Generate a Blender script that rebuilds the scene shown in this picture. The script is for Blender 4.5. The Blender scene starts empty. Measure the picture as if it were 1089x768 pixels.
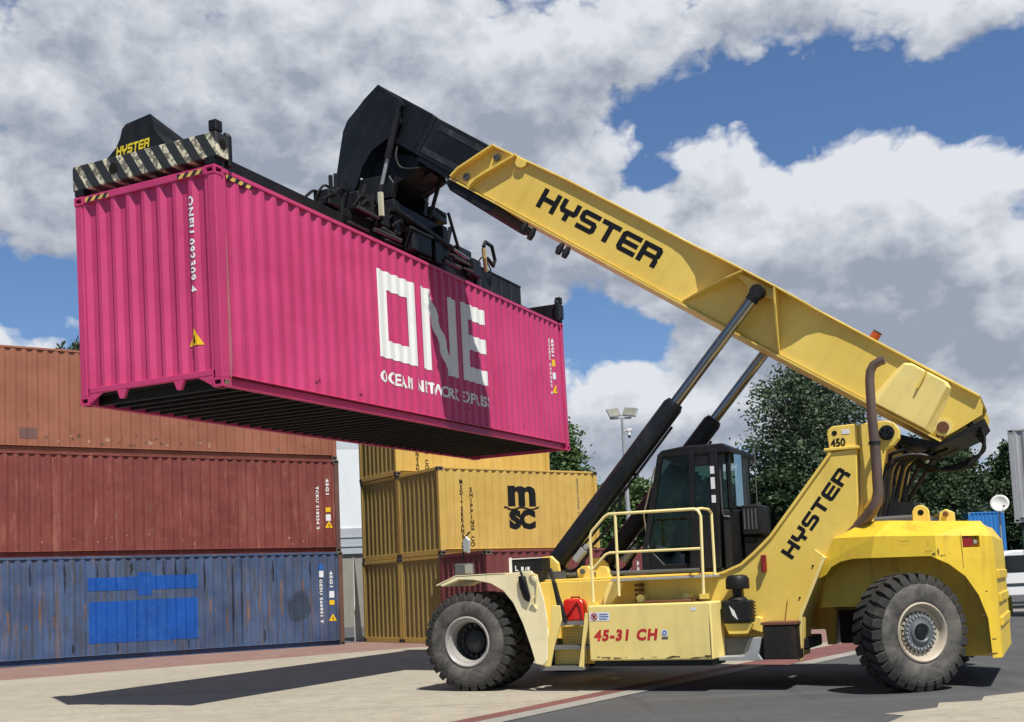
import bpy, bmesh, math, random
from mathutils import Vector, Matrix
random.seed(7)
R_ = math.radians
SC = bpy.context.scene
COL = SC.collection
V = Vector

# ------------------------------------------------------------------ materials
def nd(nt, t, **kw):
    n = nt.nodes.new(t)
    for k, v in kw.items():
        setattr(n, k, v)
    return n

def mth(nt, op, a, b=None, clamp=False):
    n = nd(nt, 'ShaderNodeMath', operation=op, use_clamp=clamp)
    for i, s in enumerate((a, b)):
        if s is None: continue
        if isinstance(s, (int, float)): n.inputs[i].default_value = s
        else: nt.links.new(s, n.inputs[i])
    return n.outputs[0]

def mixc(nt, f, a, b):
    n = nd(nt, 'ShaderNodeMix', data_type='RGBA')
    for s, i in ((f, 0), (a, 6), (b, 7)):
        if isinstance(s, (int, float)): n.inputs[i].default_value = s
        elif isinstance(s, tuple): n.inputs[i].default_value = (*s, 1) if len(s) == 3 else s
        else: nt.links.new(s, n.inputs[i])
    return n.outputs[2]

def noise(nt, scale, detail=4, rough=.55, vec=None, stretch=None, dist=0):
    if vec is None:
        vec = nd(nt, 'ShaderNodeTexCoord').outputs['Object']
    if stretch:
        mp = nd(nt, 'ShaderNodeMapping'); mp.inputs['Scale'].default_value = stretch
        nt.links.new(vec, mp.inputs[0]); vec = mp.outputs[0]
    n = nd(nt, 'ShaderNodeTexNoise')
    n.inputs['Scale'].default_value = scale; n.inputs['Detail'].default_value = detail
    n.inputs['Roughness'].default_value = rough; n.inputs['Distortion'].default_value = dist
    nt.links.new(vec, n.inputs['Vector'])
    return n.outputs['Fac']

def ramp(nt, f, lo, hi):
    n = nd(nt, 'ShaderNodeMapRange'); n.clamp = True
    n.inputs[1].default_value = lo; n.inputs[2].default_value = hi
    nt.links.new(f, n.inputs[0])
    return n.outputs[0]

def base_mat(name, rough=.5, metal=0, spec=.5):
    m = bpy.data.materials.new(name); m.use_nodes = True
    nt = m.node_tree; p = nt.nodes['Principled BSDF']
    p.inputs['Roughness'].default_value = rough
    p.inputs['Metallic'].default_value = metal
    p.inputs['Specular IOR Level'].default_value = spec
    return m, nt, p

def bump(nt, p, h, strength=.2, dist=.02):
    b = nd(nt, 'ShaderNodeBump'); b.inputs['Strength'].default_value = strength; b.inputs['Distance'].default_value = dist
    nt.links.new(h, b.inputs['Height']); nt.links.new(b.outputs[0], p.inputs['Normal'])

def paint(name, col, rough=.45, var=.12, dirt=.25, dirt_col=(.09, .07, .05), streak=.2, rust=0., rust_col=(.16, .055, .02), scale=1., metal=0, fade=None, bmp=.12, ss=6., sl=.52):
    """weathered painted steel: tone drift, grime blotches, vertical run marks, rust chips"""
    m, nt, p = base_mat(name, rough, metal, .25 if max(col) < .05 else .45)
    c = tuple(col)
    dk = tuple(x * (1 - var * 1.6) for x in c); lt = tuple(min(1, x * (1 + var)) for x in (fade or c))
    base = mixc(nt, ramp(nt, noise(nt, .9 * scale, 5, .6), .3, .7), dk, lt)
    if streak:
        s = ramp(nt, noise(nt, ss * scale, 5, .6, stretch=(1, 1, .07)), sl, sl + .2)
        base = mixc(nt, mth(nt, 'MULTIPLY', s, streak), base, dirt_col)
    if dirt:
        s = ramp(nt, noise(nt, 3.1 * scale, 7, .7), .52, .8)
        base = mixc(nt, mth(nt, 'MULTIPLY', s, dirt), base, dirt_col)
    if rust:
        s = ramp(nt, noise(nt, 9 * scale, 8, .75, dist=.4), .66 - rust * .12, .70 - rust * .12)
        s2 = ramp(nt, noise(nt, 5 * scale, 4, .6, stretch=(1, 1, .12)), .60 - rust * .1, .72 - rust * .1)
        s = mth(nt, 'MAXIMUM', s, mth(nt, 'MULTIPLY', s2, .55))
        base = mixc(nt, mth(nt, 'MULTIPLY', s, min(1, .5 + rust * .5)), base, rust_col)
    nt.links.new(base, p.inputs['Base Color'])
    r = ramp(nt, noise(nt, 14 * scale, 5, .7), .2, .9)
    nt.links.new(mth(nt, 'ADD', mth(nt, 'MULTIPLY', r, .25), rough - .12), p.inputs['Roughness'])
    if bmp: bump(nt, p, noise(nt, 2.2 * scale, 3, .5), bmp, .03)
    return m

MT = {}
def MM(k, *a, **kw):
    if k not in MT: MT[k] = paint(k, *a, **kw)
    return MT[k]

YEL = MM('machine_yellow', (.80, .56, .095), rough=.42, var=.035, dirt=.12, streak=.10, fade=(.82, .61, .14))
CRM = MM('faded_cream_yellow', (.83, .65, .21), rough=.45, var=.05, dirt=.18, streak=.14, fade=(.85, .69, .25))
CWY = MM('counterweight_yellow', (.74, .51, .038), rough=.42, var=.07, dirt=.25, streak=.16, rust=.12)
PALE = MM('sun_bleached_cream', (.84, .73, .42), rough=.45, var=.05, dirt=.16, streak=.12, fade=(.85, .77, .50))
RAIL = MM('handrail_yellow', (.88, .74, .34), rough=.4, var=.05, dirt=.2, streak=0)
BLK = MM('black_steel', (.011, .012, .014), rough=.52, var=.3, dirt=.35, dirt_col=(.05, .042, .033), streak=.2)
HEADBLK = MM('boom_black', (.011, .014, .018), rough=.42, var=.25, dirt=.35, dirt_col=(.045, .045, .045), streak=.25, scale=.8)
RUBBERH = MM('hose_rubber', (.012, .012, .012), rough=.6, var=.2, dirt=.1, streak=0)
DGREY = MM('dark_grey_steel', (.09, .095, .10), rough=.5, var=.2, dirt=.4, streak=.2)
LGREY = MM('galvanised_grey', (.42, .43, .43), rough=.45, var=.12, dirt=.3, streak=.15, metal=.3)
CREAMW = MM('weld_white', (.75, .74, .70), rough=.5, var=.05, dirt=.1, streak=0)
REDP = MM('red_plastic', (.70, .022, .015), rough=.35, var=.12, dirt=.06, streak=0)
DKRED = MM('red_lettering', (.50, .022, .02), rough=.45, var=.05, dirt=.05, streak=0)
LBLACK = MM('black_lettering', (.008, .008, .009), rough=.5, var=.1, dirt=.03, streak=0)
LWHITE = MM('white_lettering', (.80, .82, .80), rough=.5, var=.03, dirt=.10, streak=.05)
LYEL = MM('yellow_lettering', (.80, .62, .03), rough=.5, var=.05, dirt=.15, streak=0)
EXH = MM('heated_exhaust_steel', (.20, .135, .105), rough=.42, var=.2, dirt=.35, dirt_col=(.10, .05, .03), streak=.3, metal=.55)
RUSTY = MM('rusty_steel', (.16, .06, .03), rough=.8, var=.3, dirt=.5, streak=.3, rust=.6)
AMBER = MM('amber_plastic', (.38, .075, .015), rough=.25, var=.05, dirt=.05, streak=0)
RLENS = MM('red_lens', (.22, .012, .012), rough=.2, var=.05, dirt=.1, streak=0)
SIGNY = MM('warning_yellow', (.80, .50, .01), rough=.4, var=.03, dirt=.05, streak=0)
SIGNW = MM('sticker_white', (.72, .74, .76), rough=.4, var=.03, dirt=.1, streak=0)
SIGNB = MM('sticker_blue', (.02, .12, .42), rough=.4, var=.03, dirt=.05, streak=0)
CASTM = MM('casting_steel', (.13, .11, .09), rough=.6, var=.3, dirt=.4, streak=.1, rust=.4)
HOLE = MM('dark_recess', (.006, .006, .006), rough=.9, var=.1, dirt=0, streak=0, bmp=0)

def chrome():
    m, nt, p = base_mat('chromed_rod', .16, 1.0)
    nt.links.new(mixc(nt, noise(nt, 3, 4), (.26, .25, .235), (.40, .39, .38)), p.inputs['Base Color'])
    return m
CHR = chrome()

def tyre_mat():
    m, nt, p = base_mat('tyre_rubber', .75)
    b = mixc(nt, ramp(nt, noise(nt, 3.5, 8, .75, dist=.5), .38, .66), (.036, .035, .034), (.15, .14, .122))
    nt.links.new(b, p.inputs['Base Color'])
    bump(nt, p, noise(nt, 30, 5, .7), .25, .01)
    return m
TYRE = tyre_mat()
TREAD = MM('tread_rubber', (.038, .037, .035), rough=.8, var=.25, dirt=.45, dirt_col=(.13, .12, .10), streak=0, bmp=.2)
RIMS = MM('rim_silver', (.36, .345, .32), rough=.42, var=.15, dirt=.45, streak=.1)
RIMC = MM('rim_cream', (.44, .385, .30), rough=.5, var=.15, dirt=.5, dirt_col=(.13, .09, .06), streak=.1)
HUBG = MM('hub_blue_grey', (.11, .125, .135), rough=.45, var=.2, dirt=.4, dirt_col=(.2, .18, .15), streak=0)

def glass_mat(name, tint, gl=.12):
    m = bpy.data.materials.new(name); m.use_nodes = True; nt = m.node_tree
    nt.nodes.remove(nt.nodes['Principled BSDF'])
    out = nt.nodes['Material Output']
    tr = nd(nt, 'ShaderNodeBsdfTransparent'); tr.inputs[0].default_value = (*tint, 1)
    g = nd(nt, 'ShaderNodeBsdfGlossy'); g.inputs['Roughness'].default_value = .05; g.inputs[0].default_value = (.9, .95, .95, 1)
    f = nd(nt, 'ShaderNodeFresnel'); f.inputs[0].default_value = 1.5
    k = mth(nt, 'ADD', mth(nt, 'MULTIPLY', f.outputs[0], .55), gl * .3, True)
    mx = nd(nt, 'ShaderNodeMixShader')
    nt.links.new(k, mx.inputs[0]); nt.links.new(tr.outputs[0], mx.inputs[1]); nt.links.new(g.outputs[0], mx.inputs[2])
    nt.links.new(mx.outputs[0], out.inputs[0])
    return m
GLASS = glass_mat('cab_glass', (.50, .60, .55), .02)
LAMPG = MM('lamp_glass', (.30, .30, .25), rough=.15, var=.2, dirt=.1, streak=0)

def stripe_mat(name, c1, c2, period, axis=('Y', 'Z'), slope=1.0, chip=.35, duty=.5):
    m, nt, p = base_mat(name, .55)
    tc = nd(nt, 'ShaderNodeTexCoord').outputs['Object']
    sp = nd(nt, 'ShaderNodeSeparateXYZ'); nt.links.new(tc, sp.inputs[0])
    a = sp.outputs[axis[0]]; b = sp.outputs[axis[1]]
    t = mth(nt, 'ADD', a, mth(nt, 'MULTIPLY', b, slope))
    fr = mth(nt, 'FRACT', mth(nt, 'DIVIDE', mth(nt, 'ADD', t, 50.0), period))
    st = mth(nt, 'LESS_THAN', fr, duty)
    ch = ramp(nt, noise(nt, 9, 6, .75), .50 - chip * .1, .56 - chip * .1)
    inv = mth(nt, 'SUBTRACT', 1.0, mth(nt, 'MULTIPLY', ch, chip * 2), True)
    st = mth(nt, 'MULTIPLY', st, inv)
    base = mixc(nt, st, c1, c2)
    base = mixc(nt, mth(nt, 'MULTIPLY', ramp(nt, noise(nt, 5, 5, .7), .55, .8), .5), base, (.10, .06, .035))
    nt.links.new(base, p.inputs['Base Color'])
    return m
HAZ = stripe_mat('worn_hazard_stripes', (.022, .023, .022), (.72, .66, .48), .25, ('Y', 'Z'), -.62, .40, .40)
HAZ2 = stripe_mat('yellow_hazard_stripes', (.015, .015, .015), (.75, .45, .12), .14, ('Y', 'Z'), .9, .1, .5)
HAZ3 = stripe_mat('yellow_hazard_stripes_side', (.015, .015, .015), (.75, .45, .12), .16, ('X', 'Z'), -.9, .1, .5)

# ------------------------------------------------------------------ mesh builder
def cr(pts, n=5):
    pts = [V(p) for p in pts]; P = [pts[0] * 2 - pts[1]] + pts + [pts[-1] * 2 - pts[-2]]; out = []
    for i in range(1, len(P) - 2):
        for k in range(n):
            t = k / n; a, b, c, d = P[i - 1], P[i], P[i + 1], P[i + 2]
            out.append(.5 * ((2 * b) + (c - a) * t + (2 * a - 5 * b + 4 * c - d) * t * t + (3 * b - a - 3 * c + d) * t ** 3))
    return out + [pts[-1]]
class MB:
    def __init__(s): s.v = []; s.f = []; s.mi = []
    def add(s, vs, fs, mi=0):
        o = len(s.v); s.v += [tuple(x) for x in vs]
        for f in fs: s.f.append(tuple(i + o for i in f)); s.mi.append(mi)
        return s
    def box(s, x0, x1, y0, y1, z0, z1, mi=0):
        vs = [(x0, y0, z0), (x1, y0, z0), (x1, y1, z0), (x0, y1, z0), (x0, y0, z1), (x1, y0, z1), (x1, y1, z1), (x0, y1, z1)]
        return s.add(vs, [(0, 3, 2, 1), (4, 5, 6, 7), (0, 1, 5, 4), (1, 2, 6, 5), (2, 3, 7, 6), (3, 0, 4, 7)], mi)
    def prism(s, poly, y0, y1, mi=0, axis='y'):
        """poly in (x,z), extruded along y (or (x,y) along z, (y,z) along x)"""
        n = len(poly)
        def P(p, t):
            return (p[0], t, p[1]) if axis == 'y' else ((p[0], p[1], t) if axis == 'z' else (t, p[0], p[1]))
        vs = [P(p, y0) for p in poly] + [P(p, y1) for p in poly]
        fs = [tuple(range(n)), tuple(range(2 * n - 1, n - 1, -1))] + [(i, i + n, (i + 1) % n + n, (i + 1) % n) for i in range(n)]
        return s.add(vs, fs, mi)
    def tube(s, pts, r, n=8, mi=0, caps=True, radii=None):
        pts = [V(p) for p in pts]; m = len(pts)
        T = []
        for i in range(m):
            a = pts[max(0, i - 1)]; b = pts[min(m - 1, i + 1)]
            T.append((b - a).normalized())
        up = V((0, 0, 1)) if abs(T[0].z) < .9 else V((1, 0, 0))
        N = (up - T[0] * up.dot(T[0])).normalized()
        vs = []
        for i in range(m):
            if i: N = (N - T[i] * N.dot(T[i])).normalized()
            B = T[i].cross(N); rr = radii[i] if radii else r
            if 0 < i < m - 1:
                a = (pts[i] - pts[i - 1]).normalized(); b = (pts[i + 1] - pts[i]).normalized()
                k = max(.5, math.cos(a.angle(b) / 2)); 
            else: k = 1
            for j in range(n):
                t = 2 * math.pi * j / n
                vs.append(pts[i] + (N * math.cos(t) + B * math.sin(t)) * rr)
        fs = []
        for i in range(m - 1):
            for j in range(n):
                a = i * n + j; b = i * n + (j + 1) % n
                fs.append((a, b, b + n, a + n))
        if caps: fs += [tuple(range(n - 1, -1, -1)), tuple(range((m - 1) * n, m * n))]
        return s.add(vs, fs, mi)
    def cyl(s, a, b, r, n=20, mi=0, r2=None):
        return s.tube([a, b], r, n, mi, radii=[r, r if r2 is None else r2])
    def lathe(s, prof, n=48, mi=0, closed=False):
        """prof (r, y) about local y axis"""
        m = len(prof); vs = []
        for j in range(n):
            t = 2 * math.pi * j / n
            for r, y in prof: vs.append((r * math.cos(t), y, r * math.sin(t)))
        fs = []
        for j in range(n):
            k = (j + 1) % n
            for i in range(m if closed else m - 1):
                i2 = (i + 1) % m
                fs.append((j * m + i, j * m + i2, k * m + i2, k * m + i))
        return s.add(vs, fs, mi)
    def quad(s, a, b, c, d, mi=0): return s.add([a, b, c, d], [(0, 1, 2, 3)], mi)
    def build(s, name, mats, parent=None, bevel=0, smooth=False, fix=True, loc=None, seg=1):
        me = bpy.data.meshes.new(name); me.from_pydata(s.v, [], s.f)
        if not isinstance(mats, (list, tuple)): mats = [mats]
        for m in mats: me.materials.append(m)
        me.polygons.foreach_set('material_index', s.mi)
        if fix:
            bm = bmesh.new(); bm.from_mesh(me); bmesh.ops.recalc_face_normals(bm, faces=bm.faces); bm.to_mesh(me); bm.free()
        if smooth:
            me.polygons.foreach_set('use_smooth', [True] * len(me.polygons))
            if smooth != 'all': me.set_sharp_from_angle(angle=R_(35))
        me.update()
        o = bpy.data.objects.new(name, me); COL.objects.link(o)
        if parent: o.parent = parent
        if loc: o.location = loc
        if bevel:
            b = o.modifiers.new('bevel', 'BEVEL'); b.width = bevel; b.segments = seg; b.limit_method = 'ANGLE'; b.angle_limit = R_(40)
        return o

def empty(name, loc=(0, 0, 0), rz=0, **kw):
    o = bpy.data.objects.new(name, None); COL.objects.link(o); o.location = loc; o.rotation_euler = (0, 0, rz)
    o.empty_display_size = .3
    tag(o, **kw); return o
def tag(o, label=None, cat=None, group=None, kind=None):
    if label: o['label'] = label
    if cat: o['category'] = cat
    if group: o['group'] = group
    if kind: o['kind'] = kind
    return o

# ------------------------------------------------------------------ lettering
W_ = 1.05; T_ = .27
def _hy():
    w, t = W_, T_; L = {}
    L['H'] = [[(0, 0), (t, 0), (t, .38), (w - t, .38), (w - t, 0), (w, 0), (w, 1), (w - t, 1), (w - t, .62), (t, .62), (t, 1), (0, 1)]]
    L['Y'] = [[(0, 1), (0, .5), (.14, .34), (w / 2 - t / 2, .34), (w / 2 - t / 2, 0), (w / 2 + t / 2, 0), (w / 2 + t / 2, .34), (w - .14, .34), (w, .5), (w, 1), (w - t, 1), (w - t, .58), (t, .58), (t, 1)]]
    L['S'] = [[(0, 0), (w - .15, 0), (w, .15), (w, .47), (w - .15, .61), (t, .61), (t, .77), (w, .77), (w, 1), (.15, 1), (0, .85), (0, .53), (.15, .39), (w - t, .39), (w - t, .23), (0, .23)]]
    L['T'] = [[(w / 2 - t / 2, 0), (w / 2 + t / 2, 0), (w / 2 + t / 2, .77), (w, .77), (w, 1), (0, 1), (0, .77), (w / 2 - t / 2, .77)]]
    L['E'] = [[(.15, 0), (w, 0), (w, .23), (t, .23), (t, .39), (w - .04, .39), (w - .04, .61), (t, .61), (t, .77), (w, .77), (w, 1), (.15, 1), (0, .85), (0, .15)]]
    L['R'] = [[(0, .58), (t, .58), (t, .77), (w - t, .77), (w - t, .58), (w, .58), (w, .86), (w - .14, 1), (0, 1)],
              [(0, 0), (t, 0), (t, .36), (w - t, .36), (w - t, 0), (w, 0), (w, .34), (w - .08, .45), (w, .53), (w, .58), (w - t, .58), (t, .58), (0, .58)]]
    return L
HY = _hy()
def bm_polys(polys):
    bm = bmesh.new()
    for p in polys:
        bm.faces.new([bm.verts.new((x, y, 0)) for x, y in p])
    return bm
def hyster_bm(size, shear=0.):
    ps = []; x = 0
    for ch in 'HYSTER':
        for p in HY[ch]: ps.append([((x + a + b * shear) * size, b * size) for a, b in p])
        x += W_ + .12
    return bm_polys(ps)
def text_bm(s, size=1., bold=0., sx=1., align='LEFT', spacing=1.0):
    cu = bpy.data.curves.new('t', 'FONT'); cu.body = s; cu.size = size; cu.offset = bold; cu.align_x = align; cu.space_character = spacing
    cu.resolution_u = 3
    o = bpy.data.objects.new('t', cu); COL.objects.link(o)
    dg = bpy.context.evaluated_depsgraph_get(); dg.update()
    me = bpy.data.meshes.new_from_object(o.evaluated_get(dg))
    bpy.data.objects.remove(o); bpy.data.curves.remove(cu)
    bm = bmesh.new(); bm.from_mesh(me); bpy.data.meshes.remove(me)
    for v in bm.verts: v.co.x *= sx
    return bm
def place(bm, fn, name, mat, parent, breaks=None, smooth=False):
    """2D shapes in bm -> surface fn(a,b); breaks = a-values where the surface folds"""
    bm.normal_update()
    bmesh.ops.triangulate(bm, faces=bm.faces, ngon_method='EAR_CLIP')
    if breaks:
        xs = [v.co.x for v in bm.verts]; lo, hi = min(xs), max(xs)
        for b in breaks:
            if lo < b < hi:
                g = bm.verts[:] + bm.edges[:] + bm.faces[:]
                bmesh.ops.bisect_plane(bm, geom=g, plane_co=(b, 0, 0), plane_no=(1, 0, 0), dist=1e-6)
    for v in bm.verts: v.co = V(fn(v.co.x, v.co.y))
    me = bpy.data.meshes.new(name); bm.to_mesh(me); bm.free(); me.materials.append(mat)
    o = bpy.data.objects.new(name, me); COL.objects.link(o); o.parent = parent
    return o
def rect(a0, a1, b0, b1): return [(a0, b0), (a1, b0), (a1, b1), (a0, b1)]
def bm_shift(bm, dx, dy, rot=0):
    c, s = math.cos(rot), math.sin(rot)
    for v in bm.verts:
        x, y = v.co.x, v.co.y
        v.co.x = x * c - y * s + dx; v.co.y = x * s + y * c + dy
    return bm
def bm_join(bms):
    out = bmesh.new()
    for b in bms:
        me = bpy.data.meshes.new('j'); b.to_mesh(me); b.free(); out.from_mesh(me); bpy.data.meshes.remove(me)
    return out

# ------------------------------------------------------------------ containers
CW_, PITCH, DEP = 2.438, .278, .036
def prof(a, a0, pitch, dep, f1=.26, f2=.24):
    """corrugation depth (0 = outermost) at position a"""
    t = ((a - a0) / pitch) % 1.0; s = (1 - f1 - f2) / 2
    if t < f1: return 0.
    if t < f1 + s: return dep * (t - f1) / s
    if t < f1 + s + f2: return dep
    return dep * (1 - (t - f1 - s - f2) / s)
def breaks_for(a0, a1, pitch, f1=.26, f2=.24):
    s = (1 - f1 - f2) / 2; out = []; k = 0
    while True:
        b = a0 + k * pitch
        if b > a1: break
        for q in (0, f1, f1 + s, f1 + s + f2):
            v = b + q * pitch
            if a0 <= v <= a1: out.append(v)
        k += 1
    return sorted(set([a0, a1] + out))
def corr(mb, mapf, a0, a1, z0, z1, pitch, dep, f1=.26, f2=.24, ph=None):
    bs = breaks_for(a0, a1, pitch, f1, f2)
    vs = []
    for b in bs:
        d = prof(b + 1e-7 if b < a1 else b - 1e-7, a0, pitch, dep, f1, f2)
        vs += [mapf(b, d, z0), mapf(b, d, z1)]
    mb.add(vs, [(2 * i, 2 * i + 2, 2 * i + 3, 2 * i + 1) for i in range(len(bs) - 1)])
def casting_bm(x, y, z, ox, oy, oz):
    """corner casting: x,y,z of min corner"""
    bm = bmesh.new()
    r = bmesh.ops.create_cube(bm, size=1)
    sx, sy, sz = .178, .162, .118
    for v in bm.verts: v.co = V(((v.co.x + .5) * sx + x, (v.co.y + .5) * sy + y, (v.co.z + .5) * sz + z))
    fs = [f for f in bm.faces if abs(f.normal.z) < .5 or f.normal.z * oz > .5]
    fs = [f for f in fs if (f.normal.x * ox > .5) or (f.normal.y * oy > .5) or (f.normal.z * oz > .5)]
    r = bmesh.ops.inset_individual(bm, faces=fs, thickness=.03, use_even_offset=True)
    for f in fs:
        n = f.normal.copy()
        e = bmesh.ops.extrude_face_region(bm, geom=[f])
        vv = [g for g in e['geom'] if isinstance(g, bmesh.types.BMVert)]
        nf = [g for g in e['geom'] if isinstance(g, bmesh.types.BMFace)]
        c = sum((v.co for v in vv), V()) / len(vv)
        for v in vv: v.co -= n * .04
        for g in nf: g.material_index = 1
        if f.is_valid: bmesh.ops.delete(bm, geom=[f], context='FACES')
    return bm
def container(name, label, group, L, H, mat, cast=None, post=None, endpitch=.268, detail=False, endm=None, door_near=False, slant=None, cat='shipping container', floor_mat=None, hide_far=True):
    root = empty(name, label=label, cat=cat, group=group)
    cast = cast or mat
    W = CW_; zt = H - .118
    # posts
    for (x, y, ox, oy) in ((0, 0, -1, -1), (0, W - .162, -1, 1), (L - .178, 0, 1, -1), (L - .178, W - .162, 1, 1)):
        mb = MB(); px = x + (.006 if ox < 0 else .178 - .006 - .15); py = y + (.006 if oy < 0 else .162 - .006 - .12)
        mb.box(px, px + .15, py, py + .12, .118, zt)
        mb.build('corner_post', post or mat, root, bevel=.008)
        for z, oz in ((0, -1), (zt, 1)):
            bm = casting_bm(x, y, z, ox, oy, oz)
            me = bpy.data.meshes.new('corner_casting'); bm.to_mesh(me); bm.free()
            me.materials.append(cast); me.materials.append(HOLE)
            o = bpy.data.objects.new('corner_casting', me); COL.objects.link(o); o.parent = root
    # side rails + walls
    for y, sg in ((0, 1), (W, -1)):
        f = lambda a, b: (min(y + sg * a, y + sg * b), max(y + sg * a, y + sg * b))
        mb = MB(); y0, y1 = f(.004, .064); mb.box(.178, L - .178, y0, y1, H - .066, H - .006); mb.build('top_rail', mat, root, bevel=.006)
        mb = MB(); y0, y1 = f(.082, .092); mb.box(.178, L - .178, y0, y1, .006, .165); y0, y1 = f(.006, .081); mb.box(.178, L - .178, y0, y1, .150, .165); mb.box(.178, L - .178, y0, y1, .006, .018)
        mb.build('bottom_rail', mat, root, bevel=.006)
        mb = MB(); corr(mb, lambda a, d, z: (a, y + sg * (.014 + d), z), .156, L - .156, .15, H - .05, PITCH, DEP); mb.build('side_wall', mat, root, fix=False)
    # near end
    mb = MB(); mb.box(.006, .07, .162, W - .162, H - .10, H - .006); mb.build('end_header', mat, root, bevel=.006)
    zb = .165 if not detail else .23
    mb = MB(); mb.box(.006, .09, .162, W - .162, zb - (.15 if not detail else .075), zb)
    if detail:
        for s in (1, -1):
            ya = .162 if s > 0 else W - .162
            mb.prism([(ya, .012), (ya, .155), (ya + s * .26, .155)], .01, .03, axis='x')
        for yc in (.72, 1.70):
            mb.prism([(yc - .09, .155), (yc + .09, .155), (yc + .04, .03), (yc - .03, .03)], .008, .06, axis='x')
    mb.build('end_sill', mat, root, bevel=.004)
    mb = MB(); corr(mb, lambda a, d, z: (.018 + d, a, z), .125, W - .125, zb - .01, H - .09, endpitch, .048, .20, .30); mb.build('end_wall', endm or mat, root, fix=False)
    # far end: doors with lock rods
    mb = MB(); mb.box(L - .07, L - .006, .162, W - .162, H - .10, H - .006); mb.box(L - .09, L - .006, .162, W - .162, .012, .165); mb.build('door_frame', mat, root)
    for k in (0, 1):
        y0 = .13 + k * (W / 2 - .125); mb = MB(); mb.box(L - .06, L - .02, y0, y0 + W / 2 - .135, .17, H - .11)
        for z in (.5, 1.1, 1.7, 2.2): mb.box(L - .02, L - .008, y0 + .05, y0 + W / 2 - .185, z, z + .12)
        d = mb.build('door', mat, root)
        for q in (.25, .85):
            mb = MB(); mb.cyl((L - .0, y0 + q, .1), (L - .0, y0 + q, H - .08), .017, 8); mb.build('locking_bar', LGREY, d)
    # roof & floor
    mb = MB(); corr(mb, lambda a, d, z: (a, z, H - .022 - d), .05, L - .05, .06, W - .06, .209, .02); mb.build('roof', mat, root, fix=False)
    mb = MB(); mb.box(.1, L - .1, .05, W - .05, .142, .165)
    n = int((L - .4) / (.305))
    for i in range(n):
        x = .25 + i * .305
        mb.box(x, x + .045, .095, W - .095, .02, .141)
    mb.build('base_frame', floor_mat or BLK, root)
    return root
def side_fn(off=.006):
    bs = None
    def fn(a, b): return (a, .014 + prof(a, .156, PITCH, DEP) - off, b)
    return fn
def side_breaks(L): return breaks_for(.156, L - .156, PITCH)
def end_fn(off=.006, ep=.268):
    # a runs left to right seen from outside the near end => y = W - a
    def fn(a, b):
        y = CW_ - a
        return (.018 + prof(y, .125, ep, .048, .20, .30) - off, y, b)
    return fn
def end_breaks(ep=.268): return sorted(CW_ - b for b in breaks_for(.125, CW_ - .125, ep, .20, .30))
def stack_letters(s, size, dy, bold=0., sx=1.):
    bms = []
    for i, ch in enumerate(s):
        if ch == ' ': continue
        b = text_bm(ch, size, bold, sx, 'CENTER'); bms.append(bm_shift(b, 0, -i * dy))
    return bm_join(bms)
def vtext(s, size, length, bold=.004):
    b_ = text_bm(s, size, bold, 1.0, 'LEFT', 1.15); xs_ = [v.co.x for v in b_.verts]; k_ = length / (max(xs_) - min(xs_))
    for v in b_.verts: v.co.x *= k_
    return bm_shift(b_, 0, 0, -math.pi / 2)
def tri_sign(root, fn, brk, a, b, s, label=None):
    place(bm_polys([[(a - s * .56, b), (a + s * .56, b), (a, b + s)]]), fn(.007), 'warning_triangle', SIGNY, root, brk)
    k = .62; place(bm_polys([[(a - .02 * s, b + .14 * s), (a + .10 * s, b + .14 * s), (a + .02 * s, b + .62 * s), (a - .08 * s, b + .5 * s)]]), fn(.012), 'warning_mark', LBLACK, root, brk)

# --- pink container hanging from the spreader
PINK = paint('magenta_container_paint', (.53, .038, .148), rough=.5, var=.07, dirt=.12, dirt_col=(.28, .06, .10), streak=.10, fade=(.56, .050, .168))
RP = Matrix(((0.423368119, -0.902892169, -0.0120811705, -3.3923073808), (0.902556021, 0.423539294, -0.0247061142, 14.0432885478), (0.0274238075, -0.000444152, 0.999621755, 4.2148713139), (0, 0, 0, 1)))
L40, HC = 12.192, 2.896
pink = container('shipping_container', 'magenta container with large white ONE lettering, hanging in the air under the black spreader', None, L40, HC, PINK, detail=True)
pink.matrix_world = RP
sb = side_breaks(L40); sf = side_fn()
def on_side(bm, name, mat, root, off=.006, L=L40): return place(bm, side_fn(off), name, mat, root, side_breaks(L))
def on_end(bm, name, mat, root, off=.006): return place(bm, end_fn(off), name, mat, root, end_breaks())
# ONE: block letters
on_side(bm_polys([[(4.02, .97), (5.29, .97), (5.29, 1.26), (4.30, 1.26), (4.30, 2.10), (4.02, 2.10)],
                  [(5.29, 1.26), (5.29, 2.41), (4.02, 2.41), (4.02, 2.10), (5.0, 2.10), (5.0, 1.26)]]), 'letter', LWHITE, pink)
on_side(bm_polys([[(5.46, .97), (5.74, .97), (5.74, 1.98), (5.46, 2.41)], [(5.46, 2.41), (5.74, 1.98), (6.40, .97), (6.74, .97), (5.78, 2.41)],
                  [(6.47, 1.372), (6.74, .97), (6.74, 2.41), (6.47, 2.41)]][:1] + [[(5.46, 2.412), (5.742, 1.985), (6.40, .97), (6.738, .97), (5.80, 2.412)]] + [[(6.50, 1.34), (6.742, .97), (6.80, .97), (6.80, 2.42), (6.50, 2.42)]]), 'letter', LWHITE, pink)
on_side(bm_polys([[(7.04, .97), (8.09, .97), (8.09, 1.25), (7.33, 1.25), (7.33, 1.58), (8.09, 1.58), (8.09, 1.86), (7.33, 1.86), (7.33, 2.15), (8.09, 2.15), (8.09, 2.44), (7.04, 2.44)]]), 'letter', LWHITE, pink)
b = text_bm('OCEAN NETWORK EXPRESS', .27, .009, 1.0, 'LEFT', 1.12)
xs = [v.co.x for v in b.verts]; k = 4.09 / (max(xs) - min(xs))
for v in b.verts: v.co.x *= k
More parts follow.
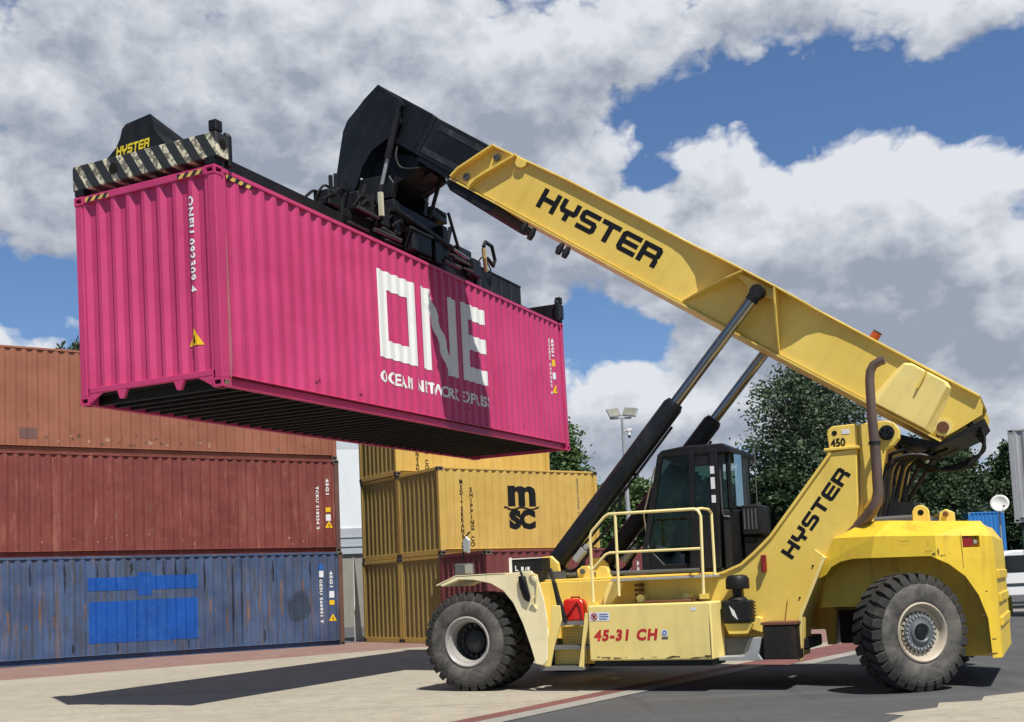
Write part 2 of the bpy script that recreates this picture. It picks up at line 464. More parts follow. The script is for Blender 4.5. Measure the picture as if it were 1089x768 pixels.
on_side(bm_shift(b, 4.0, .56), 'lettering', LWHITE, pink)
on_side(bm_shift(vtext('ONEU 092309 4', .11, 1.25), 11.27, 2.44), 'serial_number', LWHITE, pink)
on_side(bm_shift(vtext('45G1', .09, .4), 11.50, 2.46), 'size_code', LWHITE, pink)
on_side(bm_polys([rect(11.49, 11.60, 1.84, 1.99)]), 'yellow_sticker', SIGNY, pink)
on_side(bm_polys([rect(11.49, 11.60, 1.55, 1.70)]), 'white_sticker', SIGNW, pink)
tri_sign(pink, side_fn, sb, 11.56, 1.24, .2)
on_end(bm_shift(vtext('ONEU 092309 4', .115, 1.27, .004), CW_ - .465, 2.55), 'serial_number', LWHITE, pink)
tri_sign(pink, end_fn, end_breaks(), CW_ - .44, .58, .22)
for a0, a1 in ((.20, .62),):
    mb = MB(); mb.box(.002, .0055, CW_ - .62, CW_ - .20, HC - .092, HC - .03); mb.build('hazard_strip', HAZ2, pink)
    mb = MB(); mb.box(.002, .0055, .20, .62, HC - .092, HC - .03); mb.build('hazard_strip', HAZ2, pink)
    mb = MB(); mb.box(.25, .80, .010, .012, HC - .13, HC - .068); mb.build('hazard_strip', HAZ3, pink)

GRM = MM('corner_grime', (.22, .13, .10), rough=.85, var=.3, dirt=.4)
on_side(bm_polys([[(.16, .14), (.20, .12), (.24, .5), (.22, 1.6), (.19, 2.2), (.17, 1.2)]]), 'worn_paint', MM('faded_pink', (.50, .13, .18), rough=.7, var=.2), pink, .004)
for a_, b_, w_, h_ in ((2.1, .30, .12, .03), (2.25, .34, .06, .05), (3.35, .27, .10, .03), (7.1, .42, .05, .05), (9.6, .33, .08, .02), (5.5, .25, .10, .02)):
    on_side(bm_polys([[(a_, b_), (a_ + w_, b_ - .01), (a_ + w_ * .8, b_ + h_), (a_ + w_ * .2, b_ + h_ * .7)]]), 'scrape', MM('dark_pink_scrape', (.17, .015, .05), rough=.7), pink, .004)
mb = MB(); mb.add([(.03, -.0012, .03), (.15, -.0012, .02), (.14, -.0012, .08), (.06, -.0012, .10)], [(0, 1, 2, 3)]); mb.build('corner_wear', GRM, pink)
# --- left stack (three forty foot high cubes)
LY = .56481496; LO = V((-4.8214103, 35.0496946, 0))
def put_left(o, lvl, dx=0, dy=0):
    u = V((math.cos(LY), math.sin(LY), 0)); v = V((-math.sin(LY), math.cos(LY), 0))
    o.location = LO - u * (L40 - dx) + v * dy + V((0, 0, lvl * HC + .0)); o.rotation_euler = (0, 0, LY)
GRP = 'containers stacked behind the reach stacker'
BR = paint('faded_brick_orange_paint', (.255, .088, .047), rough=.7, var=.07, dirt=.22, dirt_col=(.30, .15, .09), streak=.12, rust=.12, rust_col=(.20, .10, .06), fade=(.30, .115, .066))
RD = paint('oxide_red_paint', (.160, .031, .025), rough=.65, var=.09, dirt=.28, dirt_col=(.34, .17, .12), streak=.14, rust=.22, rust_col=(.40, .20, .13), fade=(.19, .044, .035))
BL = paint('weathered_blue_paint', (.034, .066, .155), rough=.6, var=.12, dirt=.35, dirt_col=(.055, .06, .065), streak=.9, ss=13., sl=.47, rust=.34, rust_col=(.22, .12, .07), fade=(.065, .108, .21))
POSTM = paint('rusty_post', (.13, .065, .05), rough=.8, var=.25, dirt=.4, rust=.4)
cB = container('shipping_container', 'weathered blue container with bright blue repainted patches, bottom of the left stack', GRP, L40, HC, BL, CASTM, post=POSTM); put_left(cB, 0)
cR = container('shipping_container', 'dull red container between the blue and the orange one in the left stack', GRP, L40, HC, RD, CASTM, post=POSTM); put_left(cR, 1, -.04)
cO = container('shipping_container', 'faded orange brown container, top of the left stack', GRP, L40, HC, BR, CASTM); put_left(cO, 2, -.09)
def lx(u): return L40 + u
LB = paint('fresh_blue_patch_paint', (.004, .072, .34), rough=.5, var=.16, dirt=.30, dirt_col=(.06, .20, .46), streak=.25)
on_side(bm_polys([rect(lx(-7.70), lx(-6.32), 1.93, 2.30), rect(lx(-6.32), lx(-5.95), 1.77, 2.42), rect(lx(-5.95), lx(-4.60), 1.93, 2.32)]), 'paint_patch', LB, cB)
on_side(bm_polys([[(lx(-7.68), .48), (lx(-4.62), .47), (lx(-4.61), 1.66), (lx(-7.67), 1.62)]]), 'paint_patch', LB, cB)
rr_ = random.Random(5)
STAIN = MM('black_drip_stain', (.022, .028, .045), rough=.8, var=.3, dirt=.3); RSC = MM('rust_scar', (.20, .105, .06), rough=.9, var=.35, dirt=.4)
def scar(u, z0, z1, w, mat, root, off, nm):
    n_ = 6; L_ = []; R__ = []
    for i in range(n_ + 1):
        t = i / n_; z = z0 + (z1 - z0) * t; ww = w * (.25 + .75 * math.sin(math.pi * min(1, t * .9 + .05))) * rr_.uniform(.55, 1.2); c__ = u + rr_.uniform(-.012, .012)
        L_.append((c__ - ww / 2, z)); R__.append((c__ + ww / 2, z))
    on_side(bm_polys([L_ + R__[::-1]]), nm, mat, root, off)
for px_, z0_, z1_ in ((-9.75, .85, 1.5), (-8.95, .8, 1.75), (-8.6, 1.0, 1.3), (-7.78, 1.1, 1.6), (-7.4, .4, .6), (-3.75, .6, 1.3), (-3.1, .9, 1.4), (-2.75, 1.1, 1.75), (-2.45, .85, 1.7), (-2.05, 1.0, 2.1), (-1.35, 1.6, 2.1), (-4.25, 1.2, 1.6), (-9.3, .9, 1.1), (-5.3, .35, .6)):
    scar(lx(px_), z0_, z1_, .055, RSC, cB, .0035, 'rust_scar')
for px_, z0_, z1_ in ((-7.42, 2.0, 2.72), (-7.15, 1.85, 2.72), (-6.5, 2.35, 2.72), (-5.6, 2.3, 2.72), (-5.25, 2.0, 2.72), (-4.95, 1.95, 2.72), (-3.55, .25, 2.6), (-3.28, .25, 2.7), (-4.4, 1.8, 2.7), (-2.3, 2.0, 2.7), (-8.3, 1.9, 2.7), (-9.2, 2.1, 2.7), (-1.1, 2.1, 2.65), (-6.9, .25, .45), (-4.9, .22, .45), (-2.6, .22, .6), (-8.1, .22, .5)):
    scar(lx(px_), z0_, z1_, .07, STAIN, cB, .0028, 'drip_stain')
ODK = MM('brown_graze', (.17, .085, .055), rough=.85, var=.3, dirt=.3); OLT = MM('pale_graze', (.42, .24, .16), rough=.85, var=.2, dirt=.2)
for k_ in range(34):
    scar(lx(-rr_.uniform(5.2, 9.0) if k_ < 24 else -rr_.uniform(.5, 11)), (z_ := rr_.uniform(.20, .55)), z_ + rr_.uniform(.04, .16), rr_.uniform(.04, .16), ODK if k_ % 3 else OLT, cO, .0035, 'graze')
for k_ in range(14):
    scar(lx(-rr_.uniform(.6, 11)), (z_ := rr_.uniform(.22, .6)), z_ + rr_.uniform(.03, .08), rr_.uniform(.02, .05), OLT, cR, .0035, 'graze')
for k_ in range(16):
    scar(lx(-rr_.uniform(.6, 11)), (z_ := rr_.uniform(.25, 1.3)), z_ + rr_.uniform(.08, .3), .05, RSC, cR if k_ % 3 else cO, .0035, 'rust_scar')
DKS = MM('dark_scuff', (.030, .050, .085), rough=.8, var=.2, dirt=.3)
on_side(bm_polys([[(lx(-1.78), .86), (lx(-1.5), .80), (lx(-1.22), .9), (lx(-1.10), 1.1), (lx(-1.16), 1.35), (lx(-1.2), 1.6), (lx(-1.38), 1.74), (lx(-1.58), 1.66), (lx(-1.66), 1.5), (lx(-1.86), 1.42), (lx(-1.83), 1.15)]]), 'scuff_mark', DKS, cB, .005)
on_side(bm_polys([rect(lx(-10.35), lx(-9.95), .8, 1.5)]), 'scuff_mark', DKS, cB, .005)
on_side(bm_polys([rect(lx(-9.35), lx(-8.9), .35, .65)]), 'scuff_mark', MM('brown_scuff', (.16, .08, .07), rough=.8, var=.2), cO, .005)
for root, z0 in ((cB, 0), (cR, 0)):
    on_side(bm_shift(vtext('TCKU 318224 2' if root is cR else 'GESU 560931 7', .13, 1.35), lx(-.79), 2.06), 'serial_number', LWHITE, root)
    on_side(bm_shift(vtext('45G1', .11, .5), lx(-.44), 2.3), 'size_code', LWHITE, root)
    on_side(bm_polys([rect(lx(-.47), lx(-.32), 1.26, 1.40)]), 'yellow_sticker', SIGNY, root)
    on_side(bm_polys([rect(lx(-.47), lx(-.32), .98 if root is cR else 1.48, 1.18 if root is cR else 1.68)]), 'white_sticker', SIGNW, root)
    tri_sign(root, side_fn, side_breaks(L40), lx(-.38), .76, .22)
on_side(bm_polys([rect(lx(-.80), lx(-.66), 2.36, 2.52)]), 'blue_sticker', SIGNB, cB)
on_side(bm_polys([rect(lx(-.80), lx(-.66), 2.12, 2.32)]), 'white_sticker', SIGNW, cB)

# --- yellow stack
YY = .6090953; YO = V((-1.6016229, 32.4827753, 0)); L20, HS = 6.058, 2.591
def put_y(o, col, lvl, du=0, dv=0):
    u = V((math.cos(YY), math.sin(YY), 0)); v = V((-math.sin(YY), math.cos(YY), 0))
    o.location = YO + v * (col * 2.44 + dv) + u * du + V((0, 0, lvl * HS)); o.rotation_euler = (0, 0, YY)
YC = paint('ochre_container_paint', (.53, .345, .072), rough=.6, var=.05, dirt=.14, dirt_col=(.35, .20, .07), streak=.12, rust=.06, rust_col=(.25, .14, .06), fade=(.57, .39, .10))
YD = paint('shaded_ochre_paint', (.27, .195, .055), rough=.65, var=.08, dirt=.25, dirt_col=(.16, .11, .05), streak=.25, rust=.12, rust_col=(.2, .12, .06))  # darker copy for the end walls, their shade put into the paint colour
GY = 'yellow containers stacked beside the white building'
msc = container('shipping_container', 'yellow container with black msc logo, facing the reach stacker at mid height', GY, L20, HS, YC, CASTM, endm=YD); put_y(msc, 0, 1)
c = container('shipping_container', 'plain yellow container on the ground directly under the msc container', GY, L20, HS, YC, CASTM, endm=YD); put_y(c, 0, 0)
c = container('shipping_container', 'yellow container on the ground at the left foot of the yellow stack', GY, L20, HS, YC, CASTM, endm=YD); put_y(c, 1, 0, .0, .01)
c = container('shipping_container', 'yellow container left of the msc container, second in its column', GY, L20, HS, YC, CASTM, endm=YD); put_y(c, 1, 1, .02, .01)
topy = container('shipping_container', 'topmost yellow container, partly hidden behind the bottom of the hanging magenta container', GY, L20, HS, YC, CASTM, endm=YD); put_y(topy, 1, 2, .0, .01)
MAR = paint('maroon_container_paint', (.155, .035, .035), rough=.6, var=.1, dirt=.25, dirt_col=(.20, .10, .08), streak=.2, rust=.12)
red = container('shipping_container', 'maroon container on the ground behind the front wheel, under the msc container', GRP, L20, HS, MAR, CASTM)
put_y(red, -1, 0, -.10, -.02)
def msc_marks(root, dz=0):
    on_side(bm_shift(stack_letters('MEDITERRANEAN', .19, .163, .006), .80, 4.68 - HS), 'lettering', LBLACK, root, L=L20)
    on_side(bm_shift(stack_letters('SHIPPING CO', .19, .163, .006), 1.15, 4.45 - HS), 'lettering', LBLACK, root, L=L20)
    on_side(bm_shift(vtext('MSCU 7702 1', .09, 1.1), 5.20, 2.34), 'serial_number', DGREY, root, L=L20)
msc_marks(msc); msc_marks(topy)
# m of the logo: three legs joined by two round arches, over a wavy underline, over sc
mp_ = [(0, 0), (.26, 0), (.26, .36), (.28, .42), (.325, .44), (.37, .42), (.39, .36), (.39, 0), (.65, 0), (.65, .36), (.67, .42), (.715, .44), (.76, .42), (.78, .36), (.78, 0), (1.04, 0), (1.04, .40), (1.0, .52), (.90, .59), (.74, .59), (.65, .55), (.56, .59), (.40, .59), (.28, .55), (.26, .60), (0, .60)]
on_side(bm_polys([[(2.50 + x_ * 1.0, 4.03 - HS + y_ * 1.05) for x_, y_ in mp_]]), 'logo_letter', LBLACK, msc, L=L20)
wv = []
N = 16
for i in range(N):
    x0 = 2.33 + 1.34 * i / N; x1 = 2.33 + 1.34 * (i + 1) / N
    h = lambda x: .04 * math.cos((x - 2.33) / 1.34 * 4 * math.pi) + 3.965 - HS
    wv.append([(x0, h(x0) - .02), (x1, h(x1) - .02), (x1, h(x1) + .025), (x0, h(x0) + .025)])
on_side(bm_polys(wv), 'logo_wave', LBLACK, msc, .016, L=L20)
b = text_bm('SC', .74, .055, 1.0); xs = [v.co.x for v in b.verts]; k = .98 / (max(xs) - min(xs)); x0 = min(xs)
for v in b.verts: v.co.x = (v.co.x - x0) * k; v.co.y *= .98
on_side(bm_shift(b, 2.52, 3.38 - HS), 'logo_lettering', LBLACK, msc, L=L20)
on_side(bm_shift(vtext('TGHU 08', .15, .9), 5.12, 2.3), 'serial_number', LWHITE, red, L=L20)
on_side(bm_shift(vtext('22G1', .15, .7), 5.48, 2.2), 'size_code', LWHITE, red, L=L20)

# ------------------------------------------------------------------ reach stacker
PSI = 0.46442006272826936
M0 = V((0.46829156, 18.33689019, 0))
mach = empty('reach_stacker', M0, math.pi - PSI, label='yellow reach stacker lifting the magenta container with its raised boom', cat='reach stacker')

# --- wheels
def wheel(name, loc, rz, kind):
    rim_m = RIMS if kind == 'front' else RIMC
    R0 = .655; w = .23
    root_mb = MB()
    if kind == 'front':
        root_mb.lathe([(.365, .205), (.375, .225), (.355, .235), (.335, .215), (.325, .17), (.30, .16), (.285, .10), (.282, .03)], 48); root_mb.lathe([(.282, .029), (.275, -.12), (.24, -.14), (.0, -.14)], 48, 1)
    else:
        root_mb.lathe([(.365, .205), (.375, .225), (.355, .235), (.335, .215), (.325, .19), (.31, .15), (.262, .135), (.25, .16), (.17, .165), (.0, .165)], 48)
    rim = root_mb.build('wheel', [rim_m, MM('dark_dish', (.07, .068, .065), rough=.6, var=.4, dirt=.5)], mach, smooth=True)
    rim.location = loc; rim.rotation_euler = (0, 0, rz)
    t = MB()
    pr = [(.345, .19), (.38, .215), (.45, .238), (.53, .24), (.60, .225), (.645, .20), (.672, .16), (.678, 0)]
    pr = pr + [(r, -y) for r, y in pr[::-1][1:]]
    t.lathe(pr, 72, 0, closed=False)
    t.build('tyre', TYRE, rim, smooth=True)
    lg = MB(); n = 30
    for sgn in (1, -1):
        for i in range(n):
            a = 2 * math.pi * (i + (.5 if sgn < 0 else 0)) / n
            # lug: from shoulder to centre, slanted, slightly curved round
            secs = [(.612, .228, 0, .066), (.655, .222, .0, .060), (.728, .19, .0, .048), (.735, .10, .035, .052), (.736, .015, .085, .058)]
            vs = []
            for (r, y, da, hw) in secs:
                for q in (-1, 1):
                    aa = a + da * 1.0 + q * hw / .7 * .9
                    vs.append((r * math.cos(aa), sgn * y, r * math.sin(aa)))
                for q in (-1, 1):
                    aa = a + da * 1.0 + q * hw / .7 * 1.12; rr = .60 if r < .63 else .664
                    vs.append((rr * math.cos(aa), sgn * min(y, .20 if r > .63 else y - .01), rr * math.sin(aa)))
            fs = []
            for k in range(len(secs) - 1):
                o = k * 4; p = o + 4
                fs += [(o, o + 1, p + 1, p), (o + 1, o + 3, p + 3, p + 1), (o + 2, o, p, p + 2)]
            fs += [(0, 2, 3, 1), (16, 17, 19, 18)]
            lg.add(vs, fs)
    lg.build('tread', TREAD, rim)
    h = MB()
    if kind == 'front':
        h.lathe([(0, .02), (.10, .02), (.13, -.0), (.17, -.03), (.19, -.13), (.235, -.135)], 32)
        for i in range(16):
            a = 2 * math.pi * i / 16; c, s = math.cos(a), math.sin(a)
            h.cyl((.232 * c, -.13, .232 * s), (.232 * c, -.06, .232 * s), .026, 8)
        h.build('hub', MM('hub_dark', (.035, .036, .038), rough=.5, var=.3, dirt=.4, dirt_col=(.2, .19, .17)), rim, smooth=True)
    else:
        h.lathe([(.232, .16), (.232, .175), (.15, .185), (.14, .205), (.115, .215), (.10, .20), (.095, .17), (.06, .165), (0, .165)], 40)
        h.build('hub', HUBG, rim, smooth=True)
        h = MB()
        for i in range(24):
            a = 2 * math.pi * i / 24; c, s = math.cos(a), math.sin(a)
            h.cyl((.268 * c if False else .205 * c, .17, .205 * s), (.205 * c, .195, .205 * s), .0125, 6)
        for i in range(24):
            a = 2 * math.pi * (i + .5) / 24; c, s = math.cos(a), math.sin(a)
            h.cyl((.248 * c, .135, .248 * s), (.248 * c, .168, .248 * s), .0115, 6, 1)
        h.build('wheel_nuts', [LGREY, HOLE], rim, smooth=True)
        h = MB(); h.lathe([(.085, .172), (.082, .20), (.03, .208), (0, .208)], 24); h.build('hub_cap', BLK, rim, smooth=True)
    return rim
WR = .731
wheel('w', (.085, 1.74, WR), 0, 'front')
wheel('w', (.085, 1.19, WR), 0, 'front')
wheel('w', (.057, -1.74, WR), math.pi, 'front')
wheel('w', (.057, -1.19, WR), math.pi, 'front')
wheel('w', (-6.079, 1.682, WR), R_(46), 'rear')
wheel('w', (-6.079, -1.682, WR), R_(180 + 38), 'rear')

# --- chassis: two side frames, arms rising to the boom pivot
FS = 1.15; AS = 1.25
arc = [(-3.40, 1.556), (-3.62, 1.60), (-3.88, 1.70), (-4.08, 1.86), (-4.30, 2.06), (-4.70, 2.55), (-5.17, 3.13)]
side_poly = [(-.72, 1.565), (-.55, 1.30), (-.45, .95), (-.85, .72), (-3.35, .66), (-4.50, .66), (-4.52, .42), (-4.64, .42), (-4.70, .95), (-5.05, 1.75), (-5.42, 1.98), (-5.49, 2.40), (-5.52, 3.15)] + arc[::-1]
mb = MB()
mb.prism(side_poly, .72, AS)
mb.prism(side_poly, -AS, -.72)
mb.box(-4.4, -3.0, -.719, .719, .7, 1.2)
mb.box(-1.6, -.7, -.719, .719, .75, 1.35)
mb.box(-.35, .5, -.85, .85, .55, 1.0)
mb.box(-5.6, -5.2, -.719, .719, 1.2, 2.3)
chassis = mb.build('chassis', YEL, mach, bevel=.012)
# ears carrying the boom pin
for s in (1, -1):
    y0, y1 = (1.0, 1.22) if s > 0 else (-1.22, -1.0)
    mb = MB()
    mb.prism([(-5.165, 3.152), (-5.145, 3.38), (-5.16, 3.44), (-5.22, 3.48), (-5.53, 3.485), (-5.53, 3.152)], y0, y1)
    mb.prism([(-5.532, 3.152), (-5.532, 3.485), (-5.75, 3.50), (-5.90, 3.50), (-6.0, 3.46), (-6.06, 3.36), (-6.05, 3.25), (-5.98, 3.17), (-5.88, 3.13), (-5.75, 2.6), (-5.532, 2.35)], y0 - .02 if s > 0 else y0 + .02, y1 - .10 if s > 0 else y1 + .10)
    ear = mb.build('pivot_bracket', YEL, mach, bevel=.01)
    mb = MB(); mb.box(-5.56, -5.10, .95 if s > 0 else -1.28, 1.28 if s > 0 else -.95, 3.145, 3.185); mb.build('bracket_ledge', YEL, ear, bevel=.008)
    mb = MB(); Yp = 1.12 * s
    mb.cyl((-5.90, 0, 3.335), (-5.90, Yp + .02 * s, 3.335), .10, 24); mb.cyl((-5.90, Yp + .021 * s, 3.335), (-5.90, Yp + .05 * s, 3.335), .085, 20)
    for i in range(6):
        a = i * math.pi / 3; mb.cyl((-5.90 + .06 * math.cos(a), Yp + .051 * s, 3.335 + .06 * math.sin(a)), (-5.90 + .06 * math.cos(a), Yp + .07 * s, 3.335 + .06 * math.sin(a)), .014, 6)
    mb.build('pivot_pin', BLK, ear, smooth=True)
    if s > 0:
        mb = MB(); mb.cyl((-5.245, 1.221, 3.385), (-5.245, 1.226, 3.385), .034, 20); mb.build('lifting_hole', HOLE, ear)
        mb = MB(); mb.box(-5.44, -5.34, 1.221, 1.225, 3.36, 3.42); mb.build('sticker', SIGNW, ear)
        b = text_bm('450', .155, .004, .82)
        place(bm_shift(b, 0, 0), lambda a, c: (-5.19 - a, 1.226, 3.20 + c), 'lettering', LBLACK, ear)
# name on the arm
a0 = V((-4.585, 1.715)); a1 = V((-5.43, 2.81)); dv = (a1 - a0); ln = dv.length; dv.normalize(); up = V((-dv.y, dv.x)); up = -up if up.y < 0 else up
b = hyster_bm(.19, .0); xs = [v.co.x for v in b.verts]; k = ln / max(xs)
for v in b.verts: v.co.x *= k
place(b, lambda a, c: (a0.x + dv.x * a + up.x * c, AS + .003, a0.y + dv.y * a + up.y * c), 'lettering', LBLACK, chassis)
# folded edge strip along the arm + light coloured arch plate
mb = MB()
for i in range(len(arc) - 1):
    (xa, za), (xb, zb) = arc[i], arc[i + 1]
    mb.add([(xa, 1.05, za + .002), (xb, 1.05, zb + .002), (xb, AS + .03, zb + .002), (xa, AS + .03, za + .002), (xa - .03, 1.05, za - .022), (xb - .03, 1.05, zb - .022), (xb - .03, AS + .03, zb - .022), (xa - .03, AS + .03, za - .022)],
           [(0, 3, 2, 1), (4, 5, 6, 7), (0, 1, 5, 4), (1, 2, 6, 5), (2, 3, 7, 6), (3, 0, 4, 7)])
mb.build('edge_flange', YEL, chassis)
mb = MB()
mb.prism([(-4.36, .42), (-4.60, .38), (-4.65, .95), (-5.02, 1.74), (-4.90, 1.84), (-4.50, 1.2)], AS + .002, AS + .03)
mb.build('arch_front_plate', YEL, chassis, bevel=.006)
mb = MB(); mb.prism([(-4.60, .37), (-4.645, .37), (-4.70, .95), (-5.06, 1.72), (-5.02, 1.745), (-4.655, .96)], AS + .002, 1.42)
mb.build('arch_edge_strip', CRM, chassis, bevel=.005)
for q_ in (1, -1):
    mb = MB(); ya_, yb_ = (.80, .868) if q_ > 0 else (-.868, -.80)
    mb.prism([(-4.95, 1.10), (-4.95, 1.45), (-5.30, 1.64), (-6.40, 1.65), (-6.85, 1.1), (-6.5, 1.0), (-5.0, 1.0)], ya_, yb_); mb.build('wheel_arch_shade_plate', MM('shaded_grimy_yellow', (.20, .14, .03), rough=.8, var=.25, dirt=.7, streak=.4), mach)  # added plate: arch shade put into its darkened yellow, along with grime
mb = MB()
for x, z in ((-4.86, 1.62), (-4.66, 1.2)):
    mb.cyl((x, AS + .031, z), (x, AS + .042, z), .014, 8)
mb.build('bolts', HOLE, chassis)
# fire extinguisher / red reflector on the arm
mb = MB(); mb.box(-4.24, -4.17, AS + .002, AS + .05, 1.58, 1.80); mb.cyl((-4.20, AS + .06, 1.56), (-4.20, AS + .06, 1.70), .03, 10); mb.build('red_reflector', RLENS, chassis, bevel=.005)

# --- counterweight (boolean: body minus wheel arches)
def solid(mb): 
    return mb.build('tmp', CWY, None)
plan = [(-4.98, 1.34), (-5.65, 1.65), (-6.45, 1.65), (-7.09, 1.20), (-7.09, 0.5), (-7.09, -.5), (-7.09, -1.20), (-6.45, -1.65), (-5.65, -1.65), (-4.98, -1.34)]
def lay(z, dx0, ins, z2=None):
    out = []
    for i, (x, y) in enumerate(plan):
        s = 1 if y > 0 else -1
        zz = z - max(0, -5.4 - x) * .045 if z > 1.9 else z
        if i in (0, 9): out.append((x - dx0, y - s * ins * .3, zz))
        elif i in (1, 8): out.append((x - dx0 * .4, y - s * ins, zz))
        elif i in (2, 7): out.append((x + ins * .25, y - s * ins, zz))
        elif i in (3, 6): out.append((x + ins * .45, y - s * ins * .35, zz))
        else: out.append((x + ins * .55, y, zz))
    return out
mb = MB(); Ls = [lay(.37, -.3, -.0), lay(1.62, 0, 0), lay(1.97, .18, .02), lay(2.17, .60, .30)]
vs = sum(Ls, []); n = 10; fs = [tuple(range(n)), tuple(range(3 * n, 4 * n))[::-1]]
for k_ in range(3):
    for i in range(n): fs.append((k_ * n + i, k_ * n + (i + 1) % n, (k_ + 1) * n + (i + 1) % n, (k_ + 1) * n + i))
mb.add(vs, fs); body = solid(mb)
archp = [(-4.4, .2), (-4.4, 1.2), (-5.04, 1.49), (-5.12, 1.59), (-5.25, 1.655), (-5.42, 1.685), (-6.38, 1.67), (-6.58, 1.56), (-6.75, 1.40), (-6.88, 1.16), (-6.965, .86), (-6.99, .2)]
cuts = []
for poly_, ya_, yb_ in ((archp, .86, 2.2), (archp, -2.2, -.86), ([(-4.3, .15), (-4.3, 1.05), (-6.5, 1.05), (-6.6, .15)], -.87, .87)):
    c_ = MB(); c_.prism(poly_, ya_, yb_); cuts.append(solid(c_))
# lamp pocket in the rear corner
lp = MB()
c0 = V((-6.45, 1.65, 0)); c1 = V((-7.09, 1.20, 0)); cd = (c1 - c0).normalized(); cn = V((cd.y, -cd.x, 0)); cn = cn if cn.y > 0 else -cn
def chp(t, z, out=0): p = c0 + cd * t + cn * out; return (p.x, p.y, z)
lp.add([chp(.37, 1.76, .06), chp(.60, 1.76, .06), chp(.60, 1.76, -.10), chp(.37, 1.76, -.10), chp(.37, 1.905, .06), chp(.60, 1.905, .06), chp(.60, 1.905, -.10), chp(.37, 1.905, -.10)],
       [(0, 3, 2, 1), (4, 5, 6, 7), (0, 1, 5, 4), (1, 2, 6, 5), (2, 3, 7, 6), (3, 0, 4, 7)])
cuts.append(solid(lp))
for c_ in cuts:
    mod = body.modifiers.new('b', 'BOOLEAN'); mod.operation = 'DIFFERENCE'; mod.solver = 'EXACT'; mod.object = c_
dg = bpy.context.evaluated_depsgraph_get(); dg.update()
me = bpy.data.meshes.new_from_object(body.evaluated_get(dg))
for o in [body] + cuts: bpy.data.objects.remove(o)
me.name = 'counterweight'
cw = bpy.data.objects.new('counterweight', me); COL.objects.link(cw); cw.parent = mach
bv = cw.modifiers.new('bevel', 'BEVEL'); bv.width = .014; bv.segments = 2; bv.limit_method = 'ANGLE'; bv.angle_limit = R_(25)
def chbox(t0, t1, z0, z1, o0, o1, name, mat, par):
    m_ = MB(); m_.add([chp(t0, z0, o1), chp(t1, z0, o1), chp(t1, z0, o0), chp(t0, z0, o0), chp(t0, z1, o1), chp(t1, z1, o1), chp(t1, z1, o0), chp(t0, z1, o0)],
       [(0, 3, 2, 1), (4, 5, 6, 7), (0, 1, 5, 4), (1, 2, 6, 5), (2, 3, 7, 6), (3, 0, 4, 7)])
    return m_.build(name, mat, par, bevel=.006)
chbox(.38, .52, 1.77, 1.895, -.095, -.03, 'tail_light', RLENS, mach)
mb = MB(); p0 = V(chp(.56, 1.83, -.09)); p1 = V(chp(.56, 1.83, -.04)); mb.cyl(p0, p1, .028, 12); mb.build('reversing_lamp', LAMPG, mach)
mb = MB()
for z in (.75, 1.05, 1.35): mb.box(-7.12, -7.07, -.9, 1.0, z, z + .12)
mb.build('rear_bumper_ribs', CWY, cw, bevel=.012)
for y in (.95, -.95):
    mb = MB()
    ring = []
    pl = [(-6.13, 2.13), (-6.13, 2.27), (-6.155, 2.32), (-6.20, 2.35), (-6.25, 2.355), (-6.30, 2.33), (-6.335, 2.28), (-6.34, 2.13)]
    mb.prism(pl, y - .05, y + .05); l = mb.build('lifting_lug', YEL, mach, bevel=.008)
    mb = MB(); mb.cyl((-6.235, y - .053, 2.255), (-6.235, y + .053, 2.255), .038, 16); mb.build('lug_hole', HOLE, l)
mb = MB(); mb.prism([(-6.40, 2.13), (-6.42, 2.26), (-6.50, 2.31), (-6.60, 2.26), (-6.60, 2.13)], .3, .5); mb.cyl((-6.5, .25, 2.24), (-6.5, .56, 2.24), .035, 12, 1); mb.build('tow_bracket', [YEL, RUSTY], mach, bevel=.01)
DECK = MM('grime_mark', (.10, .07, .03), rough=.8, var=.3, dirt=.3)
rr_ = random.Random(11)
def scratch(fn, a, b, w, h, par, mat=None, nm='scratch'):
    n_ = 5; up_ = [(a + w * i / n_, b + h * (.5 + rr_.uniform(-.1, .5))) for i in range(n_ + 1)]; dn_ = [(a + w * i / n_, b - h * rr_.uniform(-.1, .5)) for i in range(n_ + 1)]
    place(bm_polys([dn_ + up_[::-1]]), fn, nm, mat or DECK, par)
sidef = lambda a, c: (a, 1.6525, c)
chf = lambda a, c: chp(a, c, .003)
for a_, b_, w_, h_ in ((-6.44, 1.72, .04, .02), (-6.40, 1.76, .08, .008), (-6.15, 1.90, .12, .006)): scratch(sidef, a_, b_ - .03, w_, h_, cw)
for a_, b_, w_, h_ in ((.02, 1.70, .015, .07), (.12, 1.91, .06, .006), (.62, 1.2, .03, .012), (.55, .9, .05, .008), (.66, .6, .06, .015), (.60, .42, .12, .02), (.05, 1.67, .07, .008)): scratch(chf, a_, b_, w_, h_, cw)
seam = MB(); seam.add([chp(.345, 1.50, .002), chp(.351, 1.50, .002), chp(.351, 1.95, .002), chp(.345, 1.95, .002)], [(0, 1, 2, 3)]); seam.build('seam', DECK, cw)
tkf = lambda a, c: (-a, 1.9525, c)
